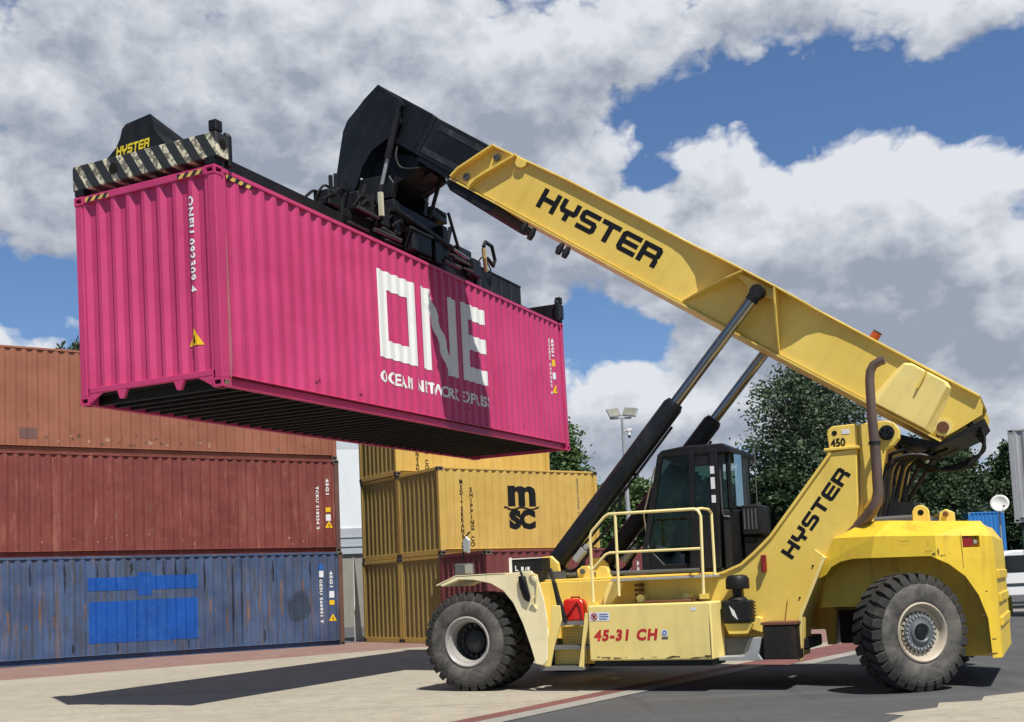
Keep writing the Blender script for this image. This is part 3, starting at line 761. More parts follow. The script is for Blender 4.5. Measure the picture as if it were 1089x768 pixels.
# hood between arms and counterweight, dark machinery
mb = MB(); mb.box(-6.3, -5.55, -.85, .70, 1.1, 2.25); mb.build('engine_cover', DGREY, mach, bevel=.03)
mb = MB()
for (x, y, x1, z1) in ((-5.62, .5, -5.85, 3.1), (-5.7, .3, -6.0, 3.0), (-5.75, .1, -6.2, 3.05), (-5.75, -.2, -6.3, 3.1)):
    pts = [(x, y, 2.0), (x - .15, y, 2.5), (x1, y, z1), (x1 - .35, y * .9, z1 + .12)]
    mb.tube(pts, .032, 8)
mb.box(-6.1, -5.7, -.5, .4, 2.25, 2.45)
for k_ in range(5): mb.tube(cr([(-5.60 - k_ * .04, .62 - k_ * .1, 2.1), (-5.72 - k_ * .05, .6 - k_ * .1, 2.5), (-5.80 - k_ * .06, .55 - k_ * .1, 2.95), (-6.1 - k_ * .05, .5 - k_ * .1, 3.08), (-6.45, .4 - k_ * .1, 3.02)]), .024, 7)
mb.build('hydraulic_hoses', BLK, mach, smooth=True)
# dark boxes hanging under the frame on the far side
for bx_ in ((-5.05, -4.75, -1.2, -.5, .45, 1.25), (-4.7, -4.3, .2, 1.2, .5, .66), (-5.2, -5.08, -1.1, -.7, .5, 1.2)):
    mb = MB(); mb.box(*bx_); mb.build('under_frame_box', BLK, mach, bevel=.02)
mb = MB(); mb.box(-6.35, -5.8, -1.4, 1.35, .5, .95); mb.cyl((-6.08, 1.4, .5), (-6.08, 1.4, 1.02), .12, 16); mb.cyl((-6.08, -1.4, .5), (-6.08, -1.4, 1.02), .12, 16); mb.build('rear_axle', BLK, mach, bevel=.03)
mb = MB(); mb.cyl((.057, -1.75, WR), (.057, 1.62, WR), .22, 20); mb.box(-.3, .4, -.8, .8, .5, .98); mb.build('front_axle', BLK, mach, bevel=.02)

# exhaust
mb = MB(); ex = [(-5.30, 1.02, 1.95), (-5.46, 1.05, 2.10), (-5.655, 1.05, 2.28), (-5.745, 1.05, 2.42), (-5.768, 1.05, 2.56), (-5.768, 1.05, 3.1), (-5.755, 1.05, 3.6), (-5.76, 1.05, 4.02), (-5.775, 1.05, 4.14), (-5.82, 1.05, 4.22), (-5.90, 1.05, 4.26), (-5.96, 1.05, 4.275)]
ex = [(x, 1.33 if 2 <= i else 1.2, z) for i, (x, y, z) in enumerate(ex)]
mb.tube(ex, .066, 18, radii=[.085, .082, .078, .074, .068, .067, .062, .06, .06, .06, .06, .06])
e = mb.build('exhaust_pipe', EXH, mach, smooth=True)
mb = MB(); mb.lathe([(.062, -.02), (.078, -.02), (.078, .02), (.062, .02)], 20, closed=True); c_ = mb.build('pipe_clamp', BLK, e, smooth=True); c_.location = (-5.765, 1.33, 3.19); c_.rotation_euler = (R_(90), 0, 0)
mb = MB(); mb.box(-5.80, -5.74, 1.1, 1.27, 3.15, 3.19); mb.build('pipe_bracket', BLK, e)

# --- box tank with model number
mb = MB(); mb.box(-3.62, -1.85, 1.28, 1.95, .43, 1.20)
tank = mb.build('side_tank', CRM, mach, bevel=.022, seg=3)
def fnt(y=1.953): return lambda a, c: (-a, y, c)
b = text_bm('45-31 CH', .20, .010, 1.0, 'LEFT', 1.18); xs = [v.co.x for v in b.verts]; k = .92 / (max(xs) - min(xs))
for v in b.verts: v.co.x = v.co.x * k + v.co.y * .16
place(bm_shift(b, 1.93, .715), fnt(), 'lettering', DKRED, tank)
place(bm_polys([rect(1.875, 2.175, .985, 1.105)]), fnt(), 'warning_sticker', SIGNW, tank)
def disc(cx, cy, r0, r1, n=20):
    if r0 == 0: return [[(cx + r1 * math.cos(2 * math.pi * i / n), cy + r1 * math.sin(2 * math.pi * i / n)) for i in range(n)]]
    P = lambda r, i: (cx + r * math.cos(2 * math.pi * i / n), cy + r * math.sin(2 * math.pi * i / n))
    return [[P(r0, i), P(r1, i), P(r1, i + 1), P(r0, i + 1)] for i in range(n)]
place(bm_polys(disc(1.945, 1.045, .040, .052)), fnt(1.956), 'prohibition_ring', DKRED, tank)
place(bm_polys([[(1.93, 1.02), (1.96, 1.02), (1.97, 1.06), (1.945, 1.075), (1.92, 1.05)]]), fnt(1.956), 'hand_symbol', LBLACK, tank)
place(bm_polys([[(1.905, 1.075), (1.915, 1.085), (1.985, 1.015), (1.975, 1.005)]]), fnt(1.958), 'prohibition_bar', DKRED, tank)
for i, w_ in enumerate((.13, .14, .12)):
    place(bm_polys([rect(2.02, 2.02 + w_, 1.07 - i * .032, 1.082 - i * .032)]), fnt(1.956), 'sticker_text', SIGNB, tank)
place(bm_polys(disc(2.96, .80, .0, .048)), fnt(), 'round_emblem', SIGNW, tank)
place(bm_polys(disc(2.96, .80, .018, .032)), fnt(1.956), 'emblem_ring', SIGNB, tank)
place(bm_polys([rect(2.915, 3.005, .715, .745)]), fnt(), 'emblem_plate', DGREY, tank)
place(bm_polys([rect(3.34, 3.42, 1.09, 1.13)]), fnt(), 'small_sticker', SIGNW, tank)
mb = MB(); mb.box(-3.6, -1.9, 1.30, 1.90, .35, .425); mb.build('tank_underside', BLK, tank)
for k_ in range(14): scratch(tkf, rr_.uniform(1.9, 3.45), .452 + rr_.uniform(0, .03), rr_.uniform(.02, .14), rr_.uniform(.006, .016), tank)
scratch(tkf, 3.585, .55, .012, .5, tank); scratch(tkf, 3.50, .47, .09, .03, tank)
# well behind the tank: ribbed inner parts
mb = MB()
mb.prism([(-1.90, 1.21), (-2.02, 1.50), (-2.14, 1.54), (-2.24, 1.50), (-2.20, 1.38), (-2.05, 1.205)], 1.50, 1.56)
mb.build('tank_bracket', CRM, mach, bevel=.006)
for x_, r_ in ((-2.48, .06), (-3.15, .05)):
    mb = MB(); mb.cyl((x_, 1.2, 1.27), (x_, 1.5, 1.27), r_, 16); mb.build('round_lug', CRM, mach)
mb = MB()
for i in range(4): mb.box(-2.46, -2.36, 1.26, 1.40, 1.23 + i * .07, 1.27 + i * .07)
mb.box(-3.3, -2.6, 1.3, 1.7, 1.205, 1.24)
mb.build('valve_block', RUSTY, mach, bevel=.006)

# walkway & handrail
mb = MB(); mb.box(-3.58, -2.12, 1.26, 1.68, 1.525, 1.56); mb.build('walkway_plate', LGREY, mach, bevel=.006)
mb = MB(); y = 1.84; yi = 1.30
mb.tube([(-1.90, y, 1.24), (-1.90, y, 2.19), (-1.93, y, 2.25), (-2.13, y, 2.44), (-2.19, y, 2.475), (-3.44, y, 2.46), (-3.49, y, 2.43), (-3.52, y, 2.36), (-3.50, y, 1.30)], .021, 10)
mb.tube([(-2.29, y, 2.46), (-2.29, y, 1.32)], .021, 10)
mb.tube([(-1.905, y, 1.70), (-2.12, y, 1.91), (-2.18, y, 1.93), (-3.50, y, 1.92)], .018, 10)
mb.tube([(-3.46, y, 2.455), (-3.50, y - .15, 2.47), (-3.51, yi + .1, 2.47), (-3.52, yi, 2.42), (-3.52, yi, 1.56)], .019, 10)
mb.build('handrail', RAIL, mach, smooth=True)
mb = MB(); mb.box(-3.56, -3.46, 1.78, 1.90, 1.24, 1.31); mb.box(-1.95, -1.85, 1.78, 1.90, 1.205, 1.25); mb.build('rail_clamps', YEL, mach)

# --- front fender with side panel
oc = [(.50, 1.585), (.22, 1.685), (-.60, 1.692), (-.80, 1.69)]
ic = [(-1.03, .40), (-.97, .62), (-.85, .98), (-.71, 1.28), (-.56, 1.46), (-.36, 1.575), (-.10, 1.635), (.16, 1.655), (.46, 1.56)]
fp = [(.50, 1.585), (.22, 1.70), (-.62, 1.705), (-.90, 1.73), (-1.02, 1.73), (-1.12, 1.60), (-1.20, 1.30), (-1.24, 1.0), (-1.21, .44), (-1.14, .38)] + ic
mb = MB(); mb.prism(fp, 1.955, 1.985)
# arched mudguard skin
arcp = ic[1:]
for i in range(len(arcp) - 1):
    (xa, za), (xb, zb) = arcp[i], arcp[i + 1]
    mb.add([(xa, 1.0, za), (xb, 1.0, zb), (xb, 1.954, zb), (xa, 1.954, za), (xa - .03, 1.0, za + .03), (xb - .015, 1.0, zb + .03), (xb - .015, 1.954, zb + .03), (xa - .03, 1.954, za + .03)],
           [(0, 3, 2, 1), (4, 5, 6, 7), (0, 1, 5, 4), (1, 2, 6, 5), (2, 3, 7, 6), (3, 0, 4, 7)])
fender = mb.build('front_fender', PALE, mach, bevel=.006)
mb = MB(); mb.prism([(.55, 1.575), (.22, 1.706), (-.60, 1.712), (-.60, 1.722), (.22, 1.718), (.56, 1.588)], 1.0, 1.99); mb.build('fender_top', PALE, fender)
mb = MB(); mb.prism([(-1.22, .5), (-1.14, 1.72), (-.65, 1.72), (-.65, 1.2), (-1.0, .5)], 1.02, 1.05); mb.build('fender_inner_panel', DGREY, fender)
# far side fender
mb = MB(); mb.prism(fp, -1.985, -1.955); mb.prism([(.55, 1.575), (.22, 1.706), (-.60, 1.712), (-.60, 1.722), (.22, 1.718), (.56, 1.588)], -1.99, -1.0); mb.build('front_fender', PALE, mach)
# grab handles, latch, mirror, lamp on the fender
mb = MB(); mb.tube([(-1.00, 1.99, 1.66), (-1.06, 2.02, 1.68), (-1.13, 2.03, 1.66), (-1.14, 2.03, 1.60), (-1.11, 2.03, 1.38), (-1.02, 2.02, 1.30), (-1.08, 1.99, 1.18)], .013, 8); mb.build('grab_handle', RAIL, mach, smooth=True)
mb = MB(); mb.prism([(-.83, 1.66), (-.93, 1.66), (-1.0, 1.35), (-.98, 1.28), (-.90, 1.33), (-.84, 1.5)], 1.988, 2.03); mb.tube([(-.88, 2.04, 1.72), (-.93, 2.06, 1.6), (-1.0, 2.04, 1.38)], .02, 8); mb.build('door_latch', BLK, mach, bevel=.006)
mb = MB(); mb.prism([(-1.27, 1.60), (-1.33, 1.55), (-1.40, 1.25), (-1.50, .95), (-1.44, .93), (-1.36, 1.12)], 1.80, 1.86); mb.tube([(-1.22, 1.75, 1.75), (-1.32, 1.82, 1.45), (-1.46, 1.84, 1.05)], .028, 8); mb.build('rubber_strap', BLK, mach, bevel=.005)
mb = MB(); mb.tube([(.33, 1.50, 1.72), (.335, 1.50, 2.05), (.30, 1.50, 2.30), (.20, 1.52, 2.38)], .014, 8)
mir = mb.build('mirror_arm', BLK, mach, smooth=True)
mb = MB(); mb.prism([(.20, 2.05), (.30, 2.08), (.31, 2.24), (.25, 2.32), (.18, 2.25)], 1.53, 1.57); mb.build('mirror', LGREY, mir, bevel=.01)
mb = MB(); mb.box(.18, .44, 1.45, 1.62, 1.725, 1.90); lamp = mb.build('headlight', DGREY, mach, bevel=.015)
mb = MB(); mb.box(.12, .25, 1.625, 1.635, 1.745, 1.88); mb.build('headlight_lens', LAMPG, lamp)
mb = MB()
mb.box(-.88, -.40, 1.30, 1.34, 1.72, 1.93); mb.box(-.90, -.88, 1.02, 1.34, 1.72, 1.93); mb.box(-.40, -.38, 1.02, 1.34, 1.72, 1.95)
tb = mb.build('tool_tray', BLK, mach, bevel=.004)
mb = MB(); mb.box(-.37, -.365, 1.0, 1.355, 1.72, 1.95); mb.box(-.41, -.365, 1.345, 1.357, 1.72, 1.955); mb.box(-.90, -.40, 1.345, 1.352, 1.925, 1.94); mb.build('tray_edge', CREAMW, tb)
mb = MB(); mb.prism([(-.86, 1.90), (-.50, 1.86), (-.50, 1.88), (-.86, 1.93)], 1.02, 1.29); mb.build('document_pouch', SIGNY, tb)
place(bm_polys([rect(.46, .475, 1.75, 1.83), rect(.476, .51, 1.75, 1.765), rect(.56, .60, 1.75, 1.81), rect(.63, .645, 1.75, 1.80), rect(.66, .70, 1.75, 1.805)]), lambda a, c: (-a, 1.343, c), 'white_marks', LWHITE, tb)

# --- steps
mb = MB()
mb.prism([(-1.10, .30), (-1.20, .30), (-1.28, .62), (-1.42, 1.00), (-1.40, 1.22), (-1.27, 1.22), (-1.25, 1.0), (-1.16, .60), (-1.06, .42)], 1.86, 1.89)
mb.prism([(-1.66, .30), (-1.74, .32), (-1.76, .60), (-1.84, .95), (-1.84, 1.10), (-1.80, 1.10), (-1.72, .62)], 1.90, 1.935)
steps = mb.build('steps', CRM, mach, bevel=.004)
for (z, xa, xb, y0, y1) in ((.315, -1.74, -1.08, 1.68, 1.95), (.605, -1.82, -1.18, 1.60, 1.88), (.945, -1.86, -1.30, 1.35, 1.86)):
    mb = MB(); mb.box(xa, xb, y0, y1, z - .012, z + .035)
    for i in range(14): 
        xx = xa + .03 + (xb - xa - .06) * i / 13; mb.box(xx - .012, xx + .012, y0 + .02, y1 - .02, z + .036, z + .044)
    mb.build('step_tread', MM('worn_step_grey', (.17, .17, .17), rough=.5, var=.25, dirt=.3), steps)
def perf_mat():
    m, nt, p = base_mat('perforated_yellow_plate', .5)
    tc = nd(nt, 'ShaderNodeTexCoord').outputs['Object']
    vo = nd(nt, 'ShaderNodeTexVoronoi'); vo.inputs['Scale'].default_value = 42; vo.inputs['Randomness'].default_value = 0
    mp = nd(nt, 'ShaderNodeMapping'); mp.inputs['Scale'].default_value = (1, 0, 1); nt.links.new(tc, mp.inputs[0]); nt.links.new(mp.outputs[0], vo.inputs['Vector'])
    f = ramp(nt, vo.outputs['Distance'], .28, .36)
    nt.links.new(mixc(nt, f, (.16, .11, .02), (.80, .62, .16)), p.inputs['Base Color']); return m
PERF = perf_mat()
for (z0, z1, xa, xb, y0) in ((.65, .90, -1.80, -1.30, 1.58), (.37, .585, -1.72, -1.22, 1.70)):
    mb = MB(); mb.box(xa, xb, y0, y0 + .02, z0, z1); mb.build('step_riser', PERF, steps)
mb = MB(); mb.box(-1.84, -1.22, 1.28, 1.32, .35, 1.2); mb.build('step_back_plate', YEL, steps)
mb = MB(); mb.prism([(-1.385, .985), (-1.375, 1.26), (-1.41, 1.305), (-1.64, 1.30), (-1.69, 1.25), (-1.70, .985)], 1.55, 1.72)
can = mb.build('fuel_can', REDP, None, bevel=.025, seg=3)
mb = MB(); mb.tube([(-1.40, 1.732, 1.02), (-1.50, 1.735, 1.13), (-1.60, 1.732, 1.25)], .014, 8); mb.tube([(-1.62, 1.732, 1.25), (-1.66, 1.732, 1.15), (-1.67, 1.732, 1.02)], .012, 8)
mb.tube([(-1.47, 1.63, 1.30), (-1.48, 1.63, 1.325), (-1.60, 1.63, 1.325), (-1.61, 1.63, 1.295)], .013, 8)
mb.build('handle', MM('red_plastic_dark', (.32, .012, .01), rough=.45, var=.1, dirt=.05, streak=0), can, smooth=True)
tag(can, 'bright red jerry can standing on the top step of the reach stacker', 'jerry can')
can.matrix_world = mach.matrix_basis.copy()

# --- air filter, battery box, skid plates
mb = MB(); mb.box(-4.05, -3.66, 1.30, 1.55, .90, 1.20); mb.cyl((-3.85, 1.42, 1.19), (-3.85, 1.42, 1.25), .15, 20, 0, .10); mb.cyl((-3.85, 1.42, 1.24), (-3.85, 1.42, 1.38), .065, 16)
af = mb.build('air_filter', BLK, mach, bevel=.03, seg=3)
mb = MB(); o_ = MB(); 
mb.tube([(-3.86, 1.42, 1.35), (-3.86, 1.42, 1.37), (-3.86, 1.42, 1.49), (-3.86, 1.42, 1.53), (-3.86, 1.42, 1.545)], .15, 24, radii=[.155, .16, .158, .13, .08]); mb.build('filter_cap', BLK, af, smooth=True)
place(bm_polys([[(3.76, 1.13), (3.83, 1.06), (3.875, .93), (3.80, 1.00)]]), lambda a, c: (-a, 1.554, c), 'sticker', SIGNW, af)
mb = MB()
for i in range(6): mb.box(-4.07, -4.052, 1.32, 1.52, .93 + i * .045, .95 + i * .045)
mb.build('filter_fins', BLK, af)
mb = MB(); mb.prism([(-3.66, .89), (-4.06, .89), (-3.98, .74), (-3.72, .74)], 1.26, 1.5); mb.prism([(-4.08, .97), (-4.15, .95), (-4.15, .75), (-3.95, .82)], 1.262, 1.40); mb.build('filter_bracket', YEL, mach, bevel=.01)
mb = MB(); mb.box(-4.66, -4.24, 1.262, 1.74, .41, .86); bb_ = mb.build('battery_box', MM('sooty_black', (.018, .016, .015), rough=.6, var=.4, dirt=.5, dirt_col=(.07, .038, .026), streak=.4, rust=.05), mach, bevel=.01)
mb = MB(); mb.box(-4.68, -4.22, 1.262, 1.75, .862, .90); mb.build('box_lid', RUSTY, bb_, bevel=.004)
mb = MB(); mb.box(-4.22, -3.60, 1.262, 1.36, .44, .69); mb.build('lower_panel', DGREY, mach, bevel=.006)
mb = MB(); mb.prism([(-3.62, .40), (-3.62, .45), (-3.95, .46), (-4.03, .52), (-4.10, .70), (-4.22, .70), (-4.16, .48), (-4.22, .40)], 1.37, 1.72); mb.build('skid_plate', LGREY, mach, bevel=.006)
# machinery seen over the front frame
mb = MB()
mb.box(-3.4, -.8, .5, 1.1, 1.57, 1.60); mb.box(-3.4, -.8, -1.1, -.5, 1.57, 1.60)
mb.build('deck_plate', YEL, mach, bevel=.006)
mb = MB()
mb.prism([(-1.35, 1.57), (-1.32, 1.72), (-1.40, 1.78), (-1.50, 1.78), (-1.58, 1.70), (-1.60, 1.57)], .90, 1.0); mb.prism([(-1.62, 1.57), (-1.62, 1.70), (-1.70, 1.77), (-1.80, 1.75), (-1.88, 1.57)], .90, 1.0)
mb.build('deck_lugs', YEL, mach, bevel=.008)
mb = MB(); mb.cyl((-1.42, .89, 1.70), (-1.42, 1.03, 1.70), .04, 14); mb.tube([(-1.0, .95, 1.66), (-3.2, .95, 1.64)], .03, 8); mb.build('deck_pipe', DGREY, mach)

# --- lift cylinders
PA, PB = V((-.85, 0, 1.81)), V((-4.24, 0, 5.58)); PD = (PB - PA); LL = PD.length; PU = PD.normalized(); PN = V((-PU.z, 0, PU.x))
for s in (1, -1):
    y = .78 * s; o = V((0, y, 0))
    mb = MB(); mb.tube([PA + o + PU * .10, PA + o + PU * .12, PA + o + PU * (LL * .60), PA + o + PU * (LL * .615)], .16, 24, radii=[.10, .152, .152, .12]); mb.cyl(PA + o - V((0, .10, 0)), PA + o + V((0, .10, 0)), .12, 20)
    cyl = mb.build('lift_cylinder', HEADBLK, mach, smooth=True)
    mb = MB(); mb.cyl(PA + o + PU * (LL * .61), PA + o + PU * (LL - .06), .082, 24); mb.build('cylinder_rod', CHR, cyl, smooth=True)
    mb = MB(); mb.cyl(PB + o - V((0, .09, 0)), PB + o + V((0, .09, 0)), .10, 20); mb.cyl(PB + o - PU * .16, PB + o - PU * .0, .095, 20); mb.build('rod_eye', BLK, cyl, smooth=True)
    mb = MB()
    mb.tube(cr([PA + o + PU * .35 - PN * -.17, PA + o + PU * .9 + PN * .20, PA + o + PU * 1.6 + PN * .19, PA + o + PU * 2.8 + PN * .185]), .022, 8)
    mb.tube(cr([PA + o + PU * .05 + PN * .05, PA + o + PU * .15 + PN * .30, PA + o + PU * .45 + PN * .33, PA + o + PU * .65 + PN * .30, PA + o + PU * 1.1 + PN * .34, PA + o + PU * 1.5 + PN * .22]), .026, 8)
    mb.tube(cr([PA + o + PU * -.1 + PN * .1, PA + o + PU * .0 + PN * .33, PA + o + PU * .3 + PN * .38, PA + o + PU * .42 + PN * .28]), .03, 8)
    mb.build('hydraulic_hose', RUBBERH, cyl, smooth=True)
    mb = MB(); c_ = PA + o + PU * .40 + PN * .24; mb.cyl(c_ - PU * .1, c_ + PU * .12, .075, 14); mb.cyl(c_ + PU * .14, c_ + PU * .20, .05, 12); mb.build('valve', LGREY, cyl, smooth=True)
    for q in (1.9,):
        mb = MB(); c_ = PA + o + PU * q + PN * .195
        rg = [c_ + PU * .035 * math.cos(t * math.pi / 5) + PN * .035 * math.sin(t * math.pi / 5) for t in range(11)]
        mb.tube(rg, .010, 6); mb.build('lifting_eye', BLK, cyl)
    mb = MB(); X0 = PA.x; 
    for yy in (y - .20, y + .13):
        mb.prism([(X0 + .26, 1.565), (X0 + .22, 1.80), (X0 + .12, 1.95), (X0 - .05, 1.96), (X0 - .16, 1.85), (X0 - .20, 1.565)], yy, yy + .07)
    mb.build('cylinder_bracket', YEL, mach, bevel=.01)

# --- boom (own frame: x along the boom, z across)
BA = R_(36); PIV = V((-5.95, 0, 3.30))
boomM = Matrix.Translation(PIV) @ Matrix(((math.cos(BA), 0, -math.sin(BA), 0), (0, 1, 0, 0), (math.sin(BA), 0, math.cos(BA), 0), (0, 0, 0, 1)))
top = [(8.03, .955), (6.5, 1.02), (5.0, 1.035), (2.6, 1.042), (-.60, 1.035)]
bot = [(-.50, .285), (.5, .262), (2.3, .222), (5.0, .187), (8.49, .155)]
WY = .49; FY = .545
def tz(s):
    for (a, b), (c, d) in zip(top, top[1:]):
        if c <= s <= a: return b + (d - b) * (s - a) / (c - a)
    return top[0][1] if s > 8 else top[-1][1]
def bz(s):
    for (a, b), (c, d) in zip(bot, bot[1:]):
        if a <= s <= c: return b + (d - b) * (s - a) / (c - a)
    return bot[0][1] if s < 0 else bot[-1][1]
# core web: outline + pocket facets on both sides
A1 = [(4.47, .98), (4.30, .925), (4.08, .855), (3.90, .76), (3.78, .65), (3.69, .54), (3.64, .42), (3.66, .33)]   # front arc
A2 = [(2.06, .27), (1.97, .40), (1.88, .60), (1.74, .76), (1.58, .86), (1.36, .925), (1.1, .945), (.7, .97)]       # rear arc
RB0, RB1 = (3.75, .21), (3.10, 1.0)
RC0, RC1 = (2.04, .24), (2.56, 1.0)
mb = MB()
for s in (1, -1):
    Y0 = WY * s; YP = .30 * s
    P = lambda p, y: (p[0], y, p[1])
    poly = [(8.45, .17), (8.40, .34), (8.0, .94), (6.5, 1.0), (5.0, 1.015), (.6, 1.015), (-.59, 1.02), (-.70, .93), (-.75, .83), (-.49, .295), (.5, .27), (2.3, .232), (5.0, .195)]
    mb.add([P(p, Y0) for p in poly], [tuple(range(len(poly)))])
# tip ring closing
boom = mb.build('boom', YEL, mach, fix=False)
boom.matrix_local = boomM
mb = MB()
outl = [(p[0], p[1]) for p in top]
for s0, s1 in zip(top, top[1:]):
    mb.add([(s0[0], -FY, s0[1]), (s1[0], -FY, s1[1]), (s1[0], FY, s1[1]), (s0[0], FY, s0[1]), (s0[0], -FY, s0[1] - .03), (s1[0], -FY, s1[1] - .03), (s1[0], FY, s1[1] - .03), (s0[0], FY, s0[1] - .03)],
           [(0, 3, 2, 1), (4, 5, 6, 7), (0, 1, 5, 4), (1, 2, 6, 5), (2, 3, 7, 6), (3, 0, 4, 7)])
FL = [(4.45, .545), (4.20, .555), (4.0, .585), (3.87, .61), (3.75, .665), (3.60, .715), (3.40, .755), (3.10, .785), (2.55, .79), (2.38, .765), (2.2, .72), (2.08, .675), (1.94, .61), (1.78, .57), (1.5, .55), (1.2, .545)]
for q in (1, -1):
    n_ = len(FL); vs = [(x_, q * .50, tz(x_) - .004) for x_, y_ in FL] + [(x_, q * y_, tz(x_) - .004) for x_, y_ in FL]; vs += [(a_, b_, c_ - .026) for a_, b_, c_ in vs]
    mb.add(vs, [(i, i + 1, n_ + i + 1, n_ + i) for i in range(n_ - 1)] + [(2 * n_ + i, 3 * n_ + i, 3 * n_ + i + 1, 2 * n_ + i + 1) for i in range(n_ - 1)] + [(n_ + i, n_ + i + 1, 3 * n_ + i + 1, 3 * n_ + i) for i in range(n_ - 1)])
mb.build('top_flange', YEL, boom, bevel=.005)
mb = MB()
for s0, s1 in zip(bot, bot[1:]):
    mb.add([(s0[0], -.53, s0[1]), (s1[0], -.53, s1[1]), (s1[0], .53, s1[1]), (s0[0], .53, s0[1]), (s0[0], -.53, s0[1] - .03), (s1[0], -.53, s1[1] - .03), (s1[0], .53, s1[1] - .03), (s0[0], .53, s0[1] - .03)],
           [(0, 1, 2, 3), (4, 7, 6, 5), (0, 4, 5, 1), (1, 5, 6, 2), (2, 6, 7, 3), (3, 7, 4, 0)])
mb.build('bottom_flange', YEL, boom)
mb = MB(); mb.prism([(-.5, .25), (.1, .05), (.1, -.05), (-.45, .12), (-.78, .60), (-.80, .8)], -.48, .48); mb.build('underside_liner', BLK, boom)
for s in (1, -1):
    a_, b_ = (.49, .62) if s > 0 else (-.62, -.49)
    # ribs round the cylinder pocket and at the tip
    def rib(p, q, w=.022, y0=None, y1=None, name='rib', poly=None):
        d = V((q[0] - p[0], q[1] - p[1])).normalized(); n_ = V((-d.y, d.x)) * w / 2
        m_ = MB(); yy = (y0, y1) if s > 0 else (-y1, -y0)
        m_.prism([(p[0] + n_.x, p[1] + n_.y), (q[0] + n_.x, q[1] + n_.y), (q[0] - n_.x, q[1] - n_.y), (p[0] - n_.x, p[1] - n_.y)], yy[0], yy[1]); return m_
    def ribp(pts, y0, y1, w=.03):
        m_ = MB(); yy = (y0, y1) if s > 0 else (-y1, -y0)
        for p, q in zip(pts, pts[1:]):
            d = V((q[0] - p[0], q[1] - p[1])).normalized(); n_ = V((-d.y, d.x)) * w / 2
            m_.prism([(p[0] + n_.x, p[1] + n_.y), (q[0] + n_.x, q[1] + n_.y), (q[0] - n_.x, q[1] - n_.y), (p[0] - n_.x, p[1] - n_.y)], yy[0], yy[1])
        return m_
    for (pa, pb, wa, wb) in (((3.75, .225), (3.10, 1.008), .52, .785), ((2.05, .235), (2.55, 1.008), .52, .79)):
        d = V((pb[0] - pa[0], pb[1] - pa[1])); mid = [(pa[0] + d.x * t, pa[1] + d.y * t, wa + (wb - wa) * math.sin(t * math.pi / 2)) for t in (0, .25, .5, .75, 1)]
        m_ = MB(); vs = []
        for (x_, z_, w_) in mid:
            for e_ in (-.013, .013): vs += [(x_ + e_, s * .492, z_), (x_ + e_, s * w_, z_)]
        fs = []
        for i in range(4):
            o = i * 4; p_ = o + 4; fs += [(o, o + 1, p_ + 1, p_), (o + 2, p_ + 2, p_ + 3, o + 3), (o + 1, o + 3, p_ + 3, p_ + 1)]
        m_.add(vs, fs); m_.build('rib', YEL, boom)
    ribp([(8.46, .172), (8.41, .34), (8.01, .95)], .491, .60).build('rib', YEL, boom)
    ribp([(8.05, .18), (8.00, .345), (7.54, .98)], .491, .60).build('rib', YEL, boom)
    # pin bracket
    yy = (.60, .66) if s > 0 else (-.66, -.60)
    mb = MB(); mb.prism([(3.16, .97), (2.53, .985), (2.46, .84), (2.52, .865), (2.62, .845), (2.70, .77), (2.74, .70), (2.86, .70), (2.90, .80), (2.98, .87), (3.08, .90), (3.2, .90)], *yy)
    mb.build('pin_bracket', YEL, boom, bevel=.006)
    # raised doubler near the tail
    def fr(x, z, y): return (x, y * s, z)
    mb = MB(); o1 = [(.62, .27), (.50, .95), (.40, 1.0), (-.17, 1.0), (-.25, .95), (-.36, .29)]; i1 = [(.50, .28), (.44, .93), (.36, .97), (-.12, .97), (-.18, .93), (-.25, .30)]
    vs = [fr(x, z, .491) for x, z in o1] + [fr(x, z, .615) for x, z in i1]
    mb.add(vs, [(6, 7, 8, 9, 10, 11)] + [(i, (i + 1) % 6, (i + 1) % 6 + 6, i + 6) for i in range(6)])
    mb.build('tail_doubler', CRM, boom, bevel=.012, seg=2)
    mb = MB(); ya, yb = (.616, .635) if s > 0 else (-.635, -.616); mb.prism([(.14, .72), (.16, .98), (.135, .98), (.115, .72)], *( (.615, .66) if s > 0 else (-.66, -.615))); mb.build('small_rib', YEL, boom)
    mb = MB(); mb.cyl((-.42, .491 * s, .44), (-.42, .505 * s, .44), .12, 28); mb.build('tail_boss', CRM, boom)
    mb = MB(); mb.cyl((-.42, .506 * s, .44), (-.42, .53 * s, .44), .078, 24); mb.build('tail_pin', RUSTY, boom, smooth=True)
    if s > 0: place(bm_polys([[(-.37, .37), (-.47, .37), (-.52, .31), (-.50, .295), (-.46, .31), (-.44, .285), (-.40, .30)]]), lambda a, c: (a, .4925, c), 'rust_run', RUSTY, boom)
    for (x, z) in ((7.87, .80), (8.22, .29)):
        mb = MB(); mb.cyl((x, .491 * s, z), (x, .525 * s, z), .062, 16)
        for i in range(6):
            t = i * math.pi / 3; mb.cyl((x + .04 * math.cos(t), .526 * s, z + .04 * math.sin(t)), (x + .04 * math.cos(t), .54 * s, z + .04 * math.sin(t)), .012, 6)
        mb.build('wear_pad_cover', DGREY, boom, smooth=True)
    mb = MB(); mb.prism([(7.52, .96), (7.50, .86), (7.44, .82), (7.36, .83), (7.30, .89), (7.31, .97)] + [(7.85, .62)][:0], *((.50, .55) if s > 0 else (-.55, -.50))); mb.build('lug', YEL, boom, bevel=.004)
mb = MB(); mb.prism([(8.56, .12), (8.52, .03), (8.40, -.03), (7.62, -.05), (7.50, -.01), (7.46, .06), (7.44, .12)], -.5, .5); mb.build('slide_pad', BLK, boom, bevel=.02, seg=2)
b = hyster_bm(.325); xs = [v.co.x for v in b.verts]; k = 2.36 / max(xs)
for v in b.verts: v.co.x *= k
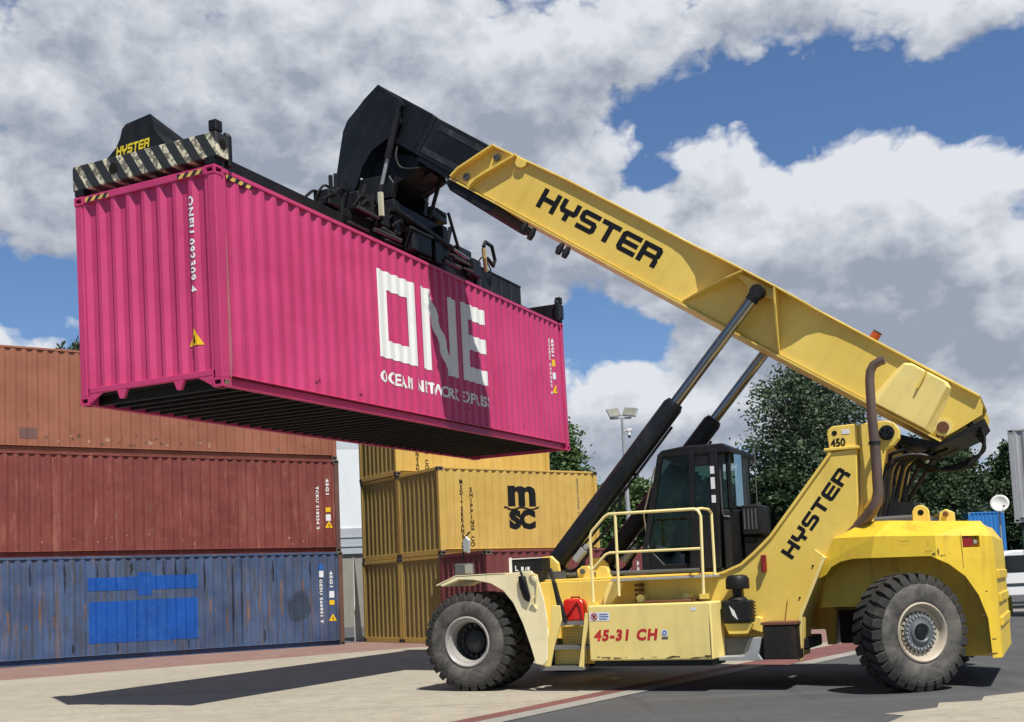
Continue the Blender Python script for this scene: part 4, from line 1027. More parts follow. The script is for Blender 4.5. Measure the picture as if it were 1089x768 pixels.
place(b, lambda a, c: (6.80 - a, WY + .003, .42 + c + a * .011), 'lettering', LBLACK, boom)
b = hyster_bm(.325)
for v in b.verts: v.co.x *= k
place(b, lambda a, c: (4.44 + a, -WY - .003, .43 + c), 'lettering', LBLACK, boom)
mb = MB(); mb.cyl((1.19, 0, 1.046), (1.19, 0, 1.20), .07, 20); bc = mb.build('beacon', AMBER, boom, smooth=True)
mb = MB(); mb.cyl((1.19, 0, 1.21), (1.19, 0, 1.225), .072, 20); mb.build('beacon_cap', DGREY, bc)
for (x, dz) in ((6.78, -.02), (6.60, -.05), (6.02, -.03)):
    mb = MB(); n_ = 2 if x < 6.5 else 1
    for q in range(n_):
        mb.tube([(x - q * .13, .50, .13 + dz * .4), (x - q * .13, .51, .05 + dz), (x - .02 - q * .13, .53, -.04 + dz)], .05, 12, radii=[.03, .06, .045])
    mb.build('work_lamp', BLK, boom, smooth=True)
# hoses under the tail of the boom
mb = MB()
for i, y in enumerate((.30, .20, .08)):
    mb.tube(cr([(-.62, y, .70 - i * .05), (-.84, y, .66 - i * .04), (-.97, y, .46), (-.95 + .04 * i, y, .22), (-.80 + .05 * i, y, .02), (-.50, y, -.10 - .02 * i), (-.10, y, -.08), (.15, y, .02)]), .024, 8)
mb.build('hose_loop', RUBBERH, boom, smooth=True)

# telescopic section + head
mb = MB()
mb.box(7.6, 9.55, -.36, .36, .22, .93)
mb.prism([(9.55, .22), (9.55, .95), (10.83, .955), (10.62, .50), (10.25, .22)], -.36, .36)
tel = mb.build('boom_extension', HEADBLK, mach, bevel=.012); tel.matrix_local = boomM
mb = MB(); mb.box(8.0, 9.4, .361, .366, .30, .40); mb.box(8.2, 9.3, .361, .366, .76, .86); mb.box(8.4, 9.45, -.30, .30, .14, .219); mb.build('wear_strip', MM('scuffed_black', (.028, .031, .034), rough=.4, var=.5, dirt=.8, dirt_col=(.11, .11, .105), streak=0, scale=1.4), tel)
mb = MB(); mb.box(9.42, 9.46, .361, .372, .22, .93); mb.build('weld_seam', BLK, tel)
headp = [(10.83, .955), (10.955, .62), (11.0, .42), (11.075, .15), (11.05, -.05), (10.90, -.40), (10.72, -.80), (10.62, -1.02), (10.45, -1.10), (10.25, -1.0), (10.22, -.80), (10.30, -.44), (10.28, -.10), (10.10, .22), (10.0, .55), (10.20, .90)]
for s in (1, -1):
    mb = MB(); mb.prism(headp, *((.365, .43) if s > 0 else (-.43, -.365))); hp = mb.build('boom_head_plate', HEADBLK, mach, bevel=.008); hp.matrix_local = boomM
    mb = MB(); mb.cyl((10.45, .431 * s, -.93), (10.45, .47 * s, -.93), .15, 24); mb.cyl((10.45, .471 * s, -.93), (10.45, .50 * s, -.93), .075, 16); mb.build('head_pin', BLK, hp, smooth=True)
mb = MB(); mb.prism([(10.80, .93), (10.93, .60), (10.98, .42), (11.05, .15), (10.99, .15), (10.88, .5), (10.72, .93)], -.36, .36); mb.prism([(10.10, .0), (10.30, -.4), (10.25, -.7), (9.95, -.75), (9.55, -.25), (9.35, .10), (9.6, .20)], -.25, .25)
mb.prism([(10.3, .8), (10.85, .7), (10.95, .1), (10.72, -.6), (10.4, -.6), (10.0, -.3), (9.7, .1), (10.0, .5)], -.12, .12)
hc = mb.build('head_core', BLK, mach, bevel=.01); hc.matrix_local = boomM
# tilt damper cylinders beside the head
for s in (1, -1):
    y = .47 * s
    a_, b_ = V((10.17, y, .80)), V((9.62, y, -.80))
    mid = a_.lerp(b_, .55)
    mb = MB(); mb.cyl(a_, mid, .065, 14); mb.cyl(a_ - V((0, .06, 0)), a_ + V((0, .05, 0)), .085, 16)
    dm = mb.build('damper_cylinder', BLK, mach, smooth=True); dm.matrix_local = boomM
    mb = MB(); mb.cyl(mid, b_, .035, 12); mb.build('damper_rod', LGREY, dm, smooth=True)
mb = MB()
mb.tube(cr([(9.95, .30, .25), (9.80, .38, .02), (9.60, .36, -.10), (9.35, .30, .02), (9.2, .2, .2)]), .022, 8)
mb.tube([(9.40, .10, .12), (9.28, .2, -.10), (9.18, .25, .02), (9.22, .15, .14)], .018, 8)
mb.tube([(9.22, .0, .12), (9.02, .0, -.60)], .028, 8)
mb.tube([(9.35, -.2, .12), (9.45, -.1, -.2), (9.4, 0, -.35)], .018, 8)
hh = mb.build('head_hoses', RUBBERH, mach, smooth=True); hh.matrix_local = boomM

# --- cab
cab_side = [(-2.36, 1.62), (-2.33, 1.95), (-2.38, 2.15), (-2.63, 3.42), (-2.72, 3.49), (-3.42, 3.53), (-3.48, 3.49), (-3.44, 1.62)]
mb = MB()
YC_ = .78
mb.box(-3.50, -2.35, -YC_, YC_, 1.58, 1.66)
mb.prism([(-2.345, 1.66), (-2.335, 1.95), (-2.42, 1.98), (-2.62, 1.75), (-3.44, 1.75), (-3.44, 1.66)], -YC_ + .02, YC_ - .02)
cab = mb.build('cab', BLK, mach, bevel=.015)
def bar(mb_, p, q, w=.035):
    mb_.tube([p, q], w, 6)
for s in (1, -1):
    y = YC_ * s
    for p, q, w, nm in (((-2.345, 1.66), (-2.345, 1.98), .05, 'cab_pillar'), ((-2.345, 1.96), (-2.66, 3.36), .042, 'cab_pillar'), ((-3.06, 1.66), (-3.13, 3.38), .04, 'cab_pillar'), ((-3.42, 1.66), (-3.46, 3.38), .06, 'cab_pillar')):
        m_ = MB(); m_.prism([(p[0] - w, p[1]), (p[0] + w, p[1]), (q[0] + w, q[1]), (q[0] - w, q[1])], y - .04, y + .04); m_.build(nm, BLK, cab, bevel=.01)
mb = MB(); mb.prism([(-2.60, 3.36), (-2.68, 3.43), (-3.0, 3.465), (-3.60, 3.455), (-3.70, 3.40), (-3.69, 3.31), (-2.62, 3.32)], -YC_ - .03, YC_ + .03)
mb.build('cab_roof', BLK, cab, bevel=.03, seg=2)
# door lower panel + windows
for s in (1, -1):
    mb = MB(); mb.prism([(-3.06, 1.66), (-3.42, 1.66), (-3.44, 2.42), (-3.08, 2.42)], YC_ * s - .02, YC_ * s + .02); mb.build('cab_door', BLK, cab, bevel=.008)
mb = MB(); mb.prism([(-3.12, 3.16), (-3.46, 3.17), (-3.46, 3.36), (-3.14, 3.36)], YC_ - .025, YC_ + .015); mb.build('door_top_panel', BLK, cab)
mb = MB()
for s in (1, -1):
    for pl_ in ([(-2.40, 2.0), (-3.03, 2.0), (-3.09, 3.34), (-2.655, 3.34)], [(-3.11, 2.43), (-3.37, 2.43), (-3.40, 3.20), (-3.15, 3.20)]):
        mb = MB(); mb.prism(pl_, YC_ * s - .004, YC_ * s + .004); mb.build('side_window', GLASS, cab)
mb = MB(); mb.add([(-2.36, -YC_ + .05, 2.0), (-2.36, YC_ - .05, 2.0), (-2.63, YC_ - .05, 3.34), (-2.63, -YC_ + .05, 3.34)], [(0, 1, 2, 3)]); mb.build('windscreen', GLASS, cab)
# rear part: bulged window and equipment box
mb = MB()
pr = [(-3.50, .72), (-3.60, .68), (-3.68, .50), (-3.71, .20), (-3.71, -.2), (-3.66, -.5), (-3.58, -.66), (-3.5, -.70)]
for (xa, ya), (xb, yb) in zip(pr, pr[1:]):
    mb.add([(xa, ya, 2.52), (xb, yb, 2.52), (xb, yb, 3.32), (xa, ya, 3.32)], [(0, 1, 2, 3)])
mb.build('rear_window', GLASS, cab, smooth=True)
mb = MB(); mb.prism([(x, y) for x, y in pr], 1.62, 2.51, axis='z'); mb.build('rear_panel', BLK, cab, bevel=.03)
for (x, y) in ((-3.62, .62), (-3.60, -.60)):
    mb = MB(); mb.box(x - .03, x + .03, y - .035, y + .035, 2.51, 3.32)
    if y > 0: mb.build('rear_window_post', BLK, cab)
rr = [(-3.60, .715), (-3.60, .715)]
mb.build('rear_window_post', BLK, cab)
mb = MB(); mb.tube([(-3.52, .715, 3.25), (-3.54, .72, 3.29), (-3.60, .71, 3.29)], .012, 6); mb.tube([(-3.52, .715, 3.25), (-3.52, .715, 2.45), (-3.54, .715, 2.40), (-3.62, .69, 2.39)], .012, 6); mb.build('window_seal', DGREY, cab)
mb = MB(); mb.box(-3.98, -3.72, -.30, .45, 2.12, 2.56); mb.box(-3.92, -3.72, -.25, .4, 1.75, 2.11); acb = mb.build('air_conditioning_unit', BLK, cab, bevel=.02)
mb = MB()
for i in range(4): mb.box(-3.95 + i * .055, -3.925 + i * .055, .452, .458, 2.2, 2.5)
mb.build('unit_grille', DGREY, acb)
mb = MB()
for z, c_ in ((3.02, 0), (2.80, 1), (2.60, 0)): mb = MB(); mb.box(-3.465, -3.405, YC_ + .042, YC_ + .046, z, z + (.11 if c_ == 0 else .17)); mb.build('sticker', SIGNW, cab)
mb = MB(); mb.box(-3.0, -2.70, -.25, .25, 1.9, 2.0); mb.prism([(-3.05, 2.0), (-3.22, 2.85), (-3.12, 2.88), (-2.92, 2.05)], -.24, .24); mb.box(-3.2, -3.12, -.12, .12, 2.86, 3.05); mb.box(-3.05, -2.75, -.2, .2, 1.66, 1.9); mb.build('driver_seat', BLK, cab, bevel=.03)
mb = MB(); mb.cyl((-2.50, 0, 1.9), (-2.62, 0, 2.35), .05, 10)
rg = [V((-2.63, 0, 2.38)) + V((.06 * math.sin(t), .19 * math.cos(t), .18 * math.sin(t))) * 1.0 for t in [i * math.pi / 8 for i in range(17)]]
mb.tube(rg, .015, 6); mb.build('steering_wheel', BLK, cab, smooth=True)
mb = MB(); mb.tube([(-2.40, .80, 2.0), (-2.36, .81, 2.5), (-2.56, .82, 3.15), (-2.62, .80, 3.25)], .012, 6); mb.build('grab_bar', MM('worn_tan_bar', (.20, .17, .11)), cab, smooth=True)
mb = MB(); mb.tube([(-3.93, .3, 2.56), (-3.94, .3, 3.45)], .008, 6); mb.build('aerial', DGREY, cab)
mb = MB(); mb.box(-4.0, -2.3, -.6, .6, 1.3, 1.579); mb.build('cab_base', BLK, cab)

# --- spreader (in the frame of the container it holds)
Mm = Matrix.Translation(M0) @ Matrix.Rotation(math.pi - PSI, 4, 'Z')
SPM = Mm.inverted() @ RP
def spart(mb_, name, mat, **kw):
    o = mb_.build(name, mat, mach, **kw); o.matrix_local = SPM; return o
ZT = HC
CX, CY = 6.096, 1.219
mb = MB()
# main frame
mb.box(3.7, 8.5, .42, .62, ZT + .14, ZT + .52); mb.box(3.7, 8.5, 1.82, 2.02, ZT + .14, ZT + .52)
mb.box(3.7, 3.95, .621, 1.819, ZT + .16, ZT + .50); mb.box(8.25, 8.5, .621, 1.819, ZT + .16, ZT + .50); mb.box(5.6, 6.6, .621, 1.819, ZT + .2, ZT + .46)
spr = spart(mb, 'spreader_frame', BLK, bevel=.012)
mb = MB()
mb.box(.25, 5.4, .42, .70, ZT + .10, ZT + .40); mb.box(6.8, 11.95, 1.42, 1.72, ZT + .16, ZT + .44)
mb.box(8.5, 10.7, .36, .64, ZT + .12, ZT + .60); mb.box(1.6, 3.7, 1.84, 2.10, ZT + .12, ZT + .50)
mb.box(10.7, 11.95, .66, .90, ZT + .16, ZT + .40)
mb.box(.25, 2.4, 1.42, 1.72, ZT + .16, ZT + .40)
mb.build('telescopic_beam', BLK, spr, bevel=.01)
mb = MB()
for i in range(5): mb.box(8.62 + i * .5, 8.65 + i * .5, .345, .359, ZT + .14, ZT + .58)
mb.box(8.5, 10.7, .34, .64, ZT + .601, ZT + .62)
mb.build('beam_ribs', MM('worn_black', (.05, .048, .045), rough=.6, var=.4, dirt=.5, dirt_col=(.12, .11, .09)), spr)
for xe, sg in ((.0, 1), (12.192, -1)):
    mb = MB(); x0, x1 = sorted((xe + sg * .012, xe + sg * .26))
    mb.prism([(-.04, ZT + .10), (-.04, ZT + .43), (2.44, ZT + .45), (2.47, ZT + .42), (2.47, ZT + .10)], x0, x1, axis='x')
    eb = mb.build('end_beam', HAZ if sg > 0 else BLK, spr, bevel=.012)
    for y in (.08, CW_ - .08):
        mb = MB(); mb.cyl((xe + sg * .089, y, ZT + .0), (xe + sg * .089, y, ZT + .11), .06, 12)
        mb.box(min(xe + sg * .012, xe + sg * .17), max(xe + sg * .012, xe + sg * .17), y - .075, y + .075, ZT + .02, ZT + .108)
        mb.build('twistlock', BLK, eb)
    mb = MB()
    xa, xb = sorted((xe + sg * .03, xe + sg * .17)); mb.box(xa, xb, -.03, .10, ZT + .45, ZT + .60)
    mb.prism([(-.043, ZT + .03), (-.043, ZT + .44), (.0, ZT + .50), (.05, ZT + .50), (.05, ZT + .03)], *sorted((xe + sg * .262, xe + sg * .34)), axis='x')
    mb.build('guide_post', BLK, eb, bevel=.012)
    if sg > 0:
        mb = MB(); mb.tube([(.005, 1.72, ZT + .28), (.0125, 1.72, ZT + .28)], .075, 18); mb.build('lifting_hole', HOLE, eb)
        mb = MB(); mb.tube([(.14, -.0455, ZT + .28), (.14, -.041, ZT + .28)], .07, 18); mb.build('side_hole', HOLE, eb)
    # tapering gusset hood
    hp_ = [(2.02, .44), (1.88, .50), (1.74, .60), (1.66, .72), (1.62, .84), (1.55, .89), (1.12, .94), (1.08, .84), (1.05, .70), (.97, .60), (.84, .44)]
    n = len(hp_); xs_ = xe + sg * .10; xt = xe + sg * 2.2
    vs = [(xs_, y, ZT + z) for y, z in hp_]; vs += [(xt, max(.72, min(1.72, y)), ZT + .43 + (z - .45) * .15) for y, z in hp_]
    mb = MB(); mb.add(vs, [tuple(range(n)), tuple(range(2 * n - 1, n - 1, -1))] + [(i, i + n, (i + 1) % n + n, (i + 1) % n) for i in range(n)])
    mb.build('beam_hood', BLK, eb)
    if sg > 0:
        b = hyster_bm(.125, .25); xs = [v.co.x for v in b.verts]; k = .60 / max(xs)
        for v in b.verts: v.co.x *= k
        place(b, lambda a, c: (xs_ - .004, 1.74 - a, ZT + .475 + c + a * .03), 'lettering', LYEL, eb)
# rotator, side shift, yoke
mb = MB()
mb.box(4.9, 7.3, .35, 2.09, ZT + .53, ZT + .68); mb.box(5.1, 5.3, .25, .45, ZT + .40, ZT + 1.0); mb.box(6.9, 7.1, .25, .45, ZT + .40, ZT + 1.0)
mb.box(5.2, 7.0, .5, 1.94, ZT + .86, ZT + .98); mb.box(5.0, 5.35, .6, 1.0, ZT + .70, ZT + 1.12); mb.box(6.7, 7.2, .5, .9, ZT + .70, ZT + 1.15)
ss = mb.build('side_shift_frame', BLK, spr, bevel=.012)
mb = MB(); mb.tube([(CX, CY, ZT + .68), (CX, CY, ZT + .86)], .62, 36); mb.tube([(CX, CY, ZT + .98), (CX, CY, ZT + 1.18)], .50, 36)
for k in range(12): 
    t = k * math.pi / 6; mb.cyl((CX + .56 * math.cos(t), CY + .56 * math.sin(t), ZT + .98), (CX + .56 * math.cos(t), CY + .56 * math.sin(t), ZT + 1.03), .03, 8)
mb.build('rotator', BLK, spr, smooth=True)
mb = MB()
for k in range(26):
    x = 3.0 + random.random() * 6.0; y = .25 + random.random() * .5; z = ZT + .50 + random.random() * .15
    mb.tube(cr([(x, y, z), (x + .15, y - .08, z + .10 + random.random() * .12), (x + .4 + random.random() * .3, y, z + .05 + random.random() * .15), (x + .6 + random.random() * .5, y + .05, z - .05)]), .014 + random.random() * .010, 6)
mb.build('spreader_hoses', RUBBERH, spr, smooth=True)
mb = MB()
for (x, y, z, a, b_, c) in ((3.95, .25, .52, .5, .35, .30), (4.6, .20, .40, .25, .2, .35), (3.3, .4, .45, .35, .3, .25), (7.6, .30, .52, .6, .3, .28), (8.1, .22, .30, .35, .2, .35), (5.6, .18, .22, .7, .2, .35), (6.5, .22, .2, .35, .18, .42), (4.3, 1.4, .53, .5, .5, .4), (7.9, 1.5, .5, .5, .4, .35), (9.2, .7, .45, .4, .3, .3)):
    mb = MB(); mb.box(x, x + a, y, y + b_, ZT + z, ZT + z + c); mb.build('valve_box', BLK, spr, bevel=.02)
mb = MB(); r5 = random.Random(4)
for k_ in range(12):
    x_ = r5.uniform(3.6, 7.6); y_ = r5.uniform(.14, .5); z_ = ZT + r5.uniform(.14, .62); mb.cyl((x_, y_, z_), (x_ + r5.uniform(.3, .9), y_, z_ + r5.uniform(-.03, .03)), r5.uniform(.018, .04), 8)
mb.build('pipes', MM('greasy_grey', (.05, .05, .048), rough=.4, var=.4, dirt=.5), spr, smooth=True)
mb = MB()
for (x_, z0_, z1_) in ((4.2, .45, 1.15), (4.75, .5, 1.3), (7.3, .5, 1.2), (6.3, .5, 1.1)):
    mb.prism([(x_, ZT + z0_), (x_ + .10, ZT + z0_), (x_ + .45, ZT + z1_), (x_ + .37, ZT + z1_)], .46, .52)
mb.build('braces', BLK, spr)
mb = MB()
for (x, z) in ((3.45, .95), (3.6, 1.02), (3.75, .92)): mb.cyl((x, .45, ZT + .5), (x, .45, ZT + z), .035, 8)
mb.build('filters', BLK, spr, smooth=True)
mb = MB(); mb.box(4.55, 4.62, .17, .24, ZT + .55, ZT + .95); mb.build('marker_plate', MM('pale_tape', (.62, .60, .45), rough=.5, var=.1), spr)
mb = MB(); mb.tube([(8.72, .25, ZT + .50), (8.62, .22, ZT + .75), (8.60, .22, ZT + .95)], .045, 8); mb.build('rope', MM('tan_rope', (.42, .30, .15), rough=.9, var=.2), spr)
mb = MB(); mb.tube([(8.6, .22, ZT + .98), (8.7, .22, ZT + 1.10), (9.0, .22, ZT + 1.08), (9.12, .22, ZT + .82), (9.02, .22, ZT + .68), (8.75, .22, ZT + .78)], .04, 8); mb.build('hose_guide', BLK, spr, smooth=True)
mb = MB(); mb.tube([(7.3, .32, ZT + 1.35), (7.7, .30, ZT + .6)], .035, 6); mb.tube([(7.0, .4, ZT + 1.35), (7.35, .4, ZT + 1.30)], .03, 6); mb.box(6.85, 7.4, .4, .9, ZT + 1.16, ZT + 1.38); mb.build('hose_bracket', BLK, spr, bevel=.01)
mb = MB(); mb.cyl((5.0, .22, ZT + .80), (7.2, .22, ZT + .62), .05, 12); mb.cyl((7.2, .22, ZT + .62), (7.9, .22, ZT + .56), .028, 10, 1); mb.build('side_shift_cylinder', [BLK, CHR], spr, smooth=True)
# yoke below the head pin (machine frame): links head to rotator
hpin = boomM @ V((10.45, 0, -.93))
ctr = SPM @ V((CX, CY, ZT + 1.15))
mb = MB()
for y in (.30, -.30):
    yb = y + ctr.y * .0
    mb.prism([(hpin.x + .18, hpin.z + .02), (hpin.x + .05, hpin.z + .17), (hpin.x - .15, hpin.z + .15), (hpin.x - .9, hpin.z + .12), (hpin.x - 1.0, hpin.z - .05), (hpin.x - .95, hpin.z - .30), (hpin.x + .1, hpin.z - .34), (hpin.x + .24, hpin.z - .15)], y - .05, y + .05)
mb.box(hpin.x - .95, hpin.x + .15, -.75, .30, hpin.z - .62, hpin.z - .335)
mb.cyl((hpin.x, -.42, hpin.z), (hpin.x, .42, hpin.z), .09, 20)
mb.build('yoke', BLK, mach, bevel=.01)

# the machine's own centre plane lies at y = -.27: far-side pieces move out, pieces across the centre widen
def ymap(y): return y if y >= .3 else (y - .54 if y <= -.3 else .3 + (y - .3) * 1.9)
SKIP = {cab, spr}
def widen(o):
    if o in SKIP: return
    if o.name.startswith('wheel') and o.parent == mach: o.location.y = ymap(o.location.y); return
    if o.type == 'MESH' and not o.get('w'):
        me_ = o.data; ys = [v.co.y for v in me_.vertices]
        if ys:
            lo, hi = min(ys), max(ys)
            if hi - lo < .5:
                dy = ymap((lo + hi) / 2) - (lo + hi) / 2
                for v in me_.vertices: v.co.y += dy
            else:
                for v in me_.vertices: v.co.y = ymap(v.co.y)
            me_.update()
    for c__ in o.children: widen(c__)
c_clamp = [o for o in e.children if o.name.startswith('pipe_clamp')]
for o in c_clamp: SKIP.add(o)
bpy.context.view_layer.update()
for o in list(mach.children): widen(o)

# ------------------------------------------------------------------ ground
def gmat(name, f):
    m, nt, p = base_mat(name, .85); f(nt, p); return m
def f_asph(nt, p):
    a = ramp(nt, noise(nt, .35, 6, .65), .3, .75); b_ = noise(nt, 60, 3, .7); c_ = ramp(nt, noise(nt, 3.0, 8, .75), .45, .75)
    col = mixc(nt, a, (.046, .048, .052), (.080, .082, .086)); col = mixc(nt, mth(nt, 'MULTIPLY', ramp(nt, b_, .5, .9), .55), col, (.24, .235, .225))
    col = mixc(nt, mth(nt, 'MULTIPLY', c_, .6), col, (.045, .045, .048))
    st = ramp(nt, noise(nt, 1.0, 6, .6, stretch=(.12, 1.5, 1)), .54, .72)
    col = mixc(nt, mth(nt, 'MULTIPLY', st, .4), col, (.13, .128, .124))
    tyre_ = ramp(nt, noise(nt, 1.6, 5, .6, stretch=(.9, .06, 1), dist=.3), .58, .66); col = mixc(nt, mth(nt, 'MULTIPLY', tyre_, .5), col, (.035, .035, .037))
    spk = ramp(nt, noise(nt, 16, 6, .8), .56, .72); col = mixc(nt, mth(nt, 'MULTIPLY', spk, .3), col, (.20, .198, .19))
    nt.links.new(col, p.inputs['Base Color']); bump(nt, p, noise(nt, 80, 3, .7), .5, .008)
def f_conc(nt, p):
    a = ramp(nt, noise(nt, .25, 5, .6), .3, .75); c_ = ramp(nt, noise(nt, 2.2, 8, .75), .45, .8); s_ = ramp(nt, noise(nt, .9, 6, .65, stretch=(.25, 1.6, 1)), .5, .78)
    col = mixc(nt, a, (.30, .268, .205), (.385, .350, .280)); col = mixc(nt, mth(nt, 'MULTIPLY', c_, .75), col, (.18, .16, .125)); col = mixc(nt, mth(nt, 'MULTIPLY', s_, .4), col, (.19, .168, .132))
    g = ramp(nt, noise(nt, 22, 6, .8), .42, .75); col = mixc(nt, mth(nt, 'MULTIPLY', g, .45), col, (.50, .465, .39)); g2 = ramp(nt, noise(nt, 7, 7, .8, stretch=(.5, 1.4, 1)), .5, .72); col = mixc(nt, mth(nt, 'MULTIPLY', g2, .8), col, (.16, .142, .112))
    tyre_ = ramp(nt, noise(nt, 1.3, 5, .6, stretch=(.10, 1.3, 1), dist=.3), .58, .70); col = mixc(nt, mth(nt, 'MULTIPLY', tyre_, .35), col, (.15, .135, .115))
    nt.links.new(col, p.inputs['Base Color']); bump(nt, p, noise(nt, 50, 4, .7), .4, .008)
def f_brick(nt, p):
    tc = nd(nt, 'ShaderNodeTexCoord').outputs['Object']
    br = nd(nt, 'ShaderNodeTexBrick'); br.inputs['Scale'].default_value = 4.5; br.inputs['Color1'].default_value = (.18, .088, .074, 1); br.inputs['Color2'].default_value = (.23, .125, .105, 1); br.inputs['Mortar'].default_value = (.22, .18, .15, 1)
    br.inputs['Mortar Size'].default_value = .012; nt.links.new(tc, br.inputs[0])
    col = mixc(nt, mth(nt, 'MULTIPLY', ramp(nt, noise(nt, 1.2, 6, .7), .42, .75), .6), br.outputs[0], (.27, .22, .185))
    nt.links.new(col, p.inputs['Base Color'])
ASPH = gmat('asphalt', f_asph); CONC = gmat('worn_concrete', f_conc); BRK = gmat('red_brick_paving', f_brick)
KERB = paint('pale_kerb', (.27, .26, .235), rough=.85, var=.1, dirt=.3, dirt_col=(.2, .18, .15), streak=0)
REDL = paint('red_block_paving', (.165, .062, .055), rough=.8, var=.15, dirt=.4, dirt_col=(.25, .2, .17), streak=0)
def sheet(name, poly, z, mat, sub=0):
    mb = MB(); mb.add([(x, y, z) for x, y in poly], [tuple(range(len(poly)))]); o = mb.build(name, mat, fix=False); tag(o, kind='structure'); return o
sheet('ground', [(-900, -300), (900, -300), (900, 1500), (-900, 1500)], 0, ASPH)
# concrete apron on the left of the diagonal strip
def dl(t, o): # along diagonal: t metres from (-.4,13.0), o metres to the right
    d = V((.5606, .8281)); n = V((d.y, -d.x)); p = V((-.45, 13.0)) + d * t + n * o; return (p.x, p.y)
sheet('concrete_apron', [dl(-16, 0), dl(14.5, 0), (-2.3, 31.2), (-10.7, 24.0), (-30, 7.4), (-30, 0)], .004, CONC)
sheet('brick_strip', [(-2.3, 31.2), (-10.7, 24.0), (-30, 7.4), (-33, 12.0), (-15, 27.6), (-4.0, 37.0), (8, 47), (12, 42), dl(14.5, 0)], .004, BRK)
sheet('red_line', [dl(-16, .0), dl(-16, .24), dl(8, .30), dl(8, .0)], .008, REDL)
sheet('pale_line', [dl(-16, .245), dl(-16, .55), dl(8, .62), dl(8, .305)], .008, KERB)
sheet('red_paving', [dl(8, 0), dl(8, .95), dl(22, 1.2), dl(22, 0)], .008, REDL)
sheet('pale_line', [dl(8, .955), dl(8, 1.3), dl(22, 1.6), dl(22, 1.205)], .008, KERB)
random.seed(3)
pp = [(3.6, 10.9), (4.15, 11.7), (4.0, 11.9), (4.7, 12.25), (4.9, 12.7), (5.4, 12.75), (5.6, 13.15), (6.3, 13.5), (6.9, 14.2), (7.6, 14.6), (10, 17.2), (14, 17), (12, 8), (4, 8)]
sheet('concrete_patch', pp, .004, CONC)

# ------------------------------------------------------------------ background things
def simple_building():
    r = empty('building', (-7.6, 55.0, 0), R_(10), label='white and grey warehouse wall in the gap between the two container stacks', cat='building')
    WH = paint('white_cladding', (.72, .75, .76), rough=.6, var=.03, dirt=.06, streak=.05); GC = paint('grey_cladding', (.40, .43, .45), rough=.6, var=.05, dirt=.1, streak=.05)
    mb = MB(); mb.box(-6, 6, 0, 12, 4.86, 8.8); mb.build('upper_wall', WH, r)
    mb = MB(); mb.box(-6, 6, .02, 12, 0, 3.6); mb.build('lower_wall', paint('taupe_wall', (.27, .255, .215), rough=.7, var=.08, dirt=.2), r)
    mb = MB(); mb.box(-6.05, 6.05, -.10, 12, 3.6, 4.86); mb.build('grey_band', GC, r)
    mb = MB()
    for k in range(2): mb.box(-6.06, 6.06, -.14, -.101, 3.95 + k * .45, 4.0 + k * .45)
    mb.build('cladding_joint', GC, r)
simple_building()
mb = MB()
mb.prism([(-.26, 0.0), (-.0, 0.0), (-.20, 2.8), (-.23, 2.8)], 0, .05); o = mb.build('canvas_sheet', paint('white_canvas', (.75, .75, .73), rough=.8, var=.04, dirt=.1))
o.location = (-4.55, 37.3, 0); tag(o, 'narrow white canvas sheet standing in the gap right of the blue container', 'canvas sheet')

BLU2 = paint('plain_blue_paint', (.03, .19, .52), rough=.5, var=.06, dirt=.15, streak=.15)
BLU3 = paint('navy_blue_paint', (.012, .035, .16), rough=.5, var=.08, dirt=.15, streak=.1)
GB = 'blue containers far behind the reach stacker'
def put(o, x, y, z, rz): o.location = (x, y, z); o.rotation_euler = (0, 0, R_(rz))
def low_cont(label, x, y, z, rz, L, H, mat, group, cat='shipping container'):
    c = container('shipping_container', label, group, L, H, mat, LGREY if mat is BLU2 else None, cat=cat); put(c, x, y, z, rz); return c
# end face (near end) is the local x=0 face, outward -x
low_cont('bright blue container with white edge posts behind the counterweight, upper of two', 32.25, 70.6, 2.59, 97, L20, HS, BLU2, GB)
low_cont('bright blue container hidden under another one behind the counterweight', 32.25, 70.6, 0, 97, L20, HS, BLU2, GB)
low_cont('navy blue container seen left of the driver cab behind the maroon one, upper of two', 7.6, 75.5, 2.59, 8, L20, HS, BLU3, GB)
low_cont('navy blue container on the ground far behind the maroon one', 7.6, 75.5, 0, 8, L20, HS, BLU3, GB)
low_cont('blue container seen right of the driver cab with a pale roof edge, upper of two', 15.6, 71.0, 2.59, 4, L20, HS, BLU2, GB)
low_cont('blue container on the ground far behind the driver cab', 15.6, 71.0, 0, 4, L20, HS, BLU2, GB)
low_cont('long blue container behind the raised arm, left of the bright blue one', 22.6, 73.5, 2.59, 5, L20, HS, BLU3, GB)
low_cont('long blue container on the ground behind the rear wheel', 22.6, 73.5, 0, 5, L20, HS, BLU3, GB)
GRY = paint('light_grey_container_paint', (.36, .37, .38), rough=.55, var=.06, dirt=.25, streak=.25)
GRN = paint('dark_green_container_paint', (.018, .06, .028), rough=.55, var=.1, dirt=.2, streak=.2)
low_cont('dark green container standing on the ground at the right edge', 16.25, 34.5, 0, -27, L20, 2.896, GRN, 'containers stacked at the right edge')
low_cont('grey container on top of the green one at the right edge', 16.05, 34.5, 2.9, -27, L20, 2.896, GRY, 'containers stacked at the right edge')

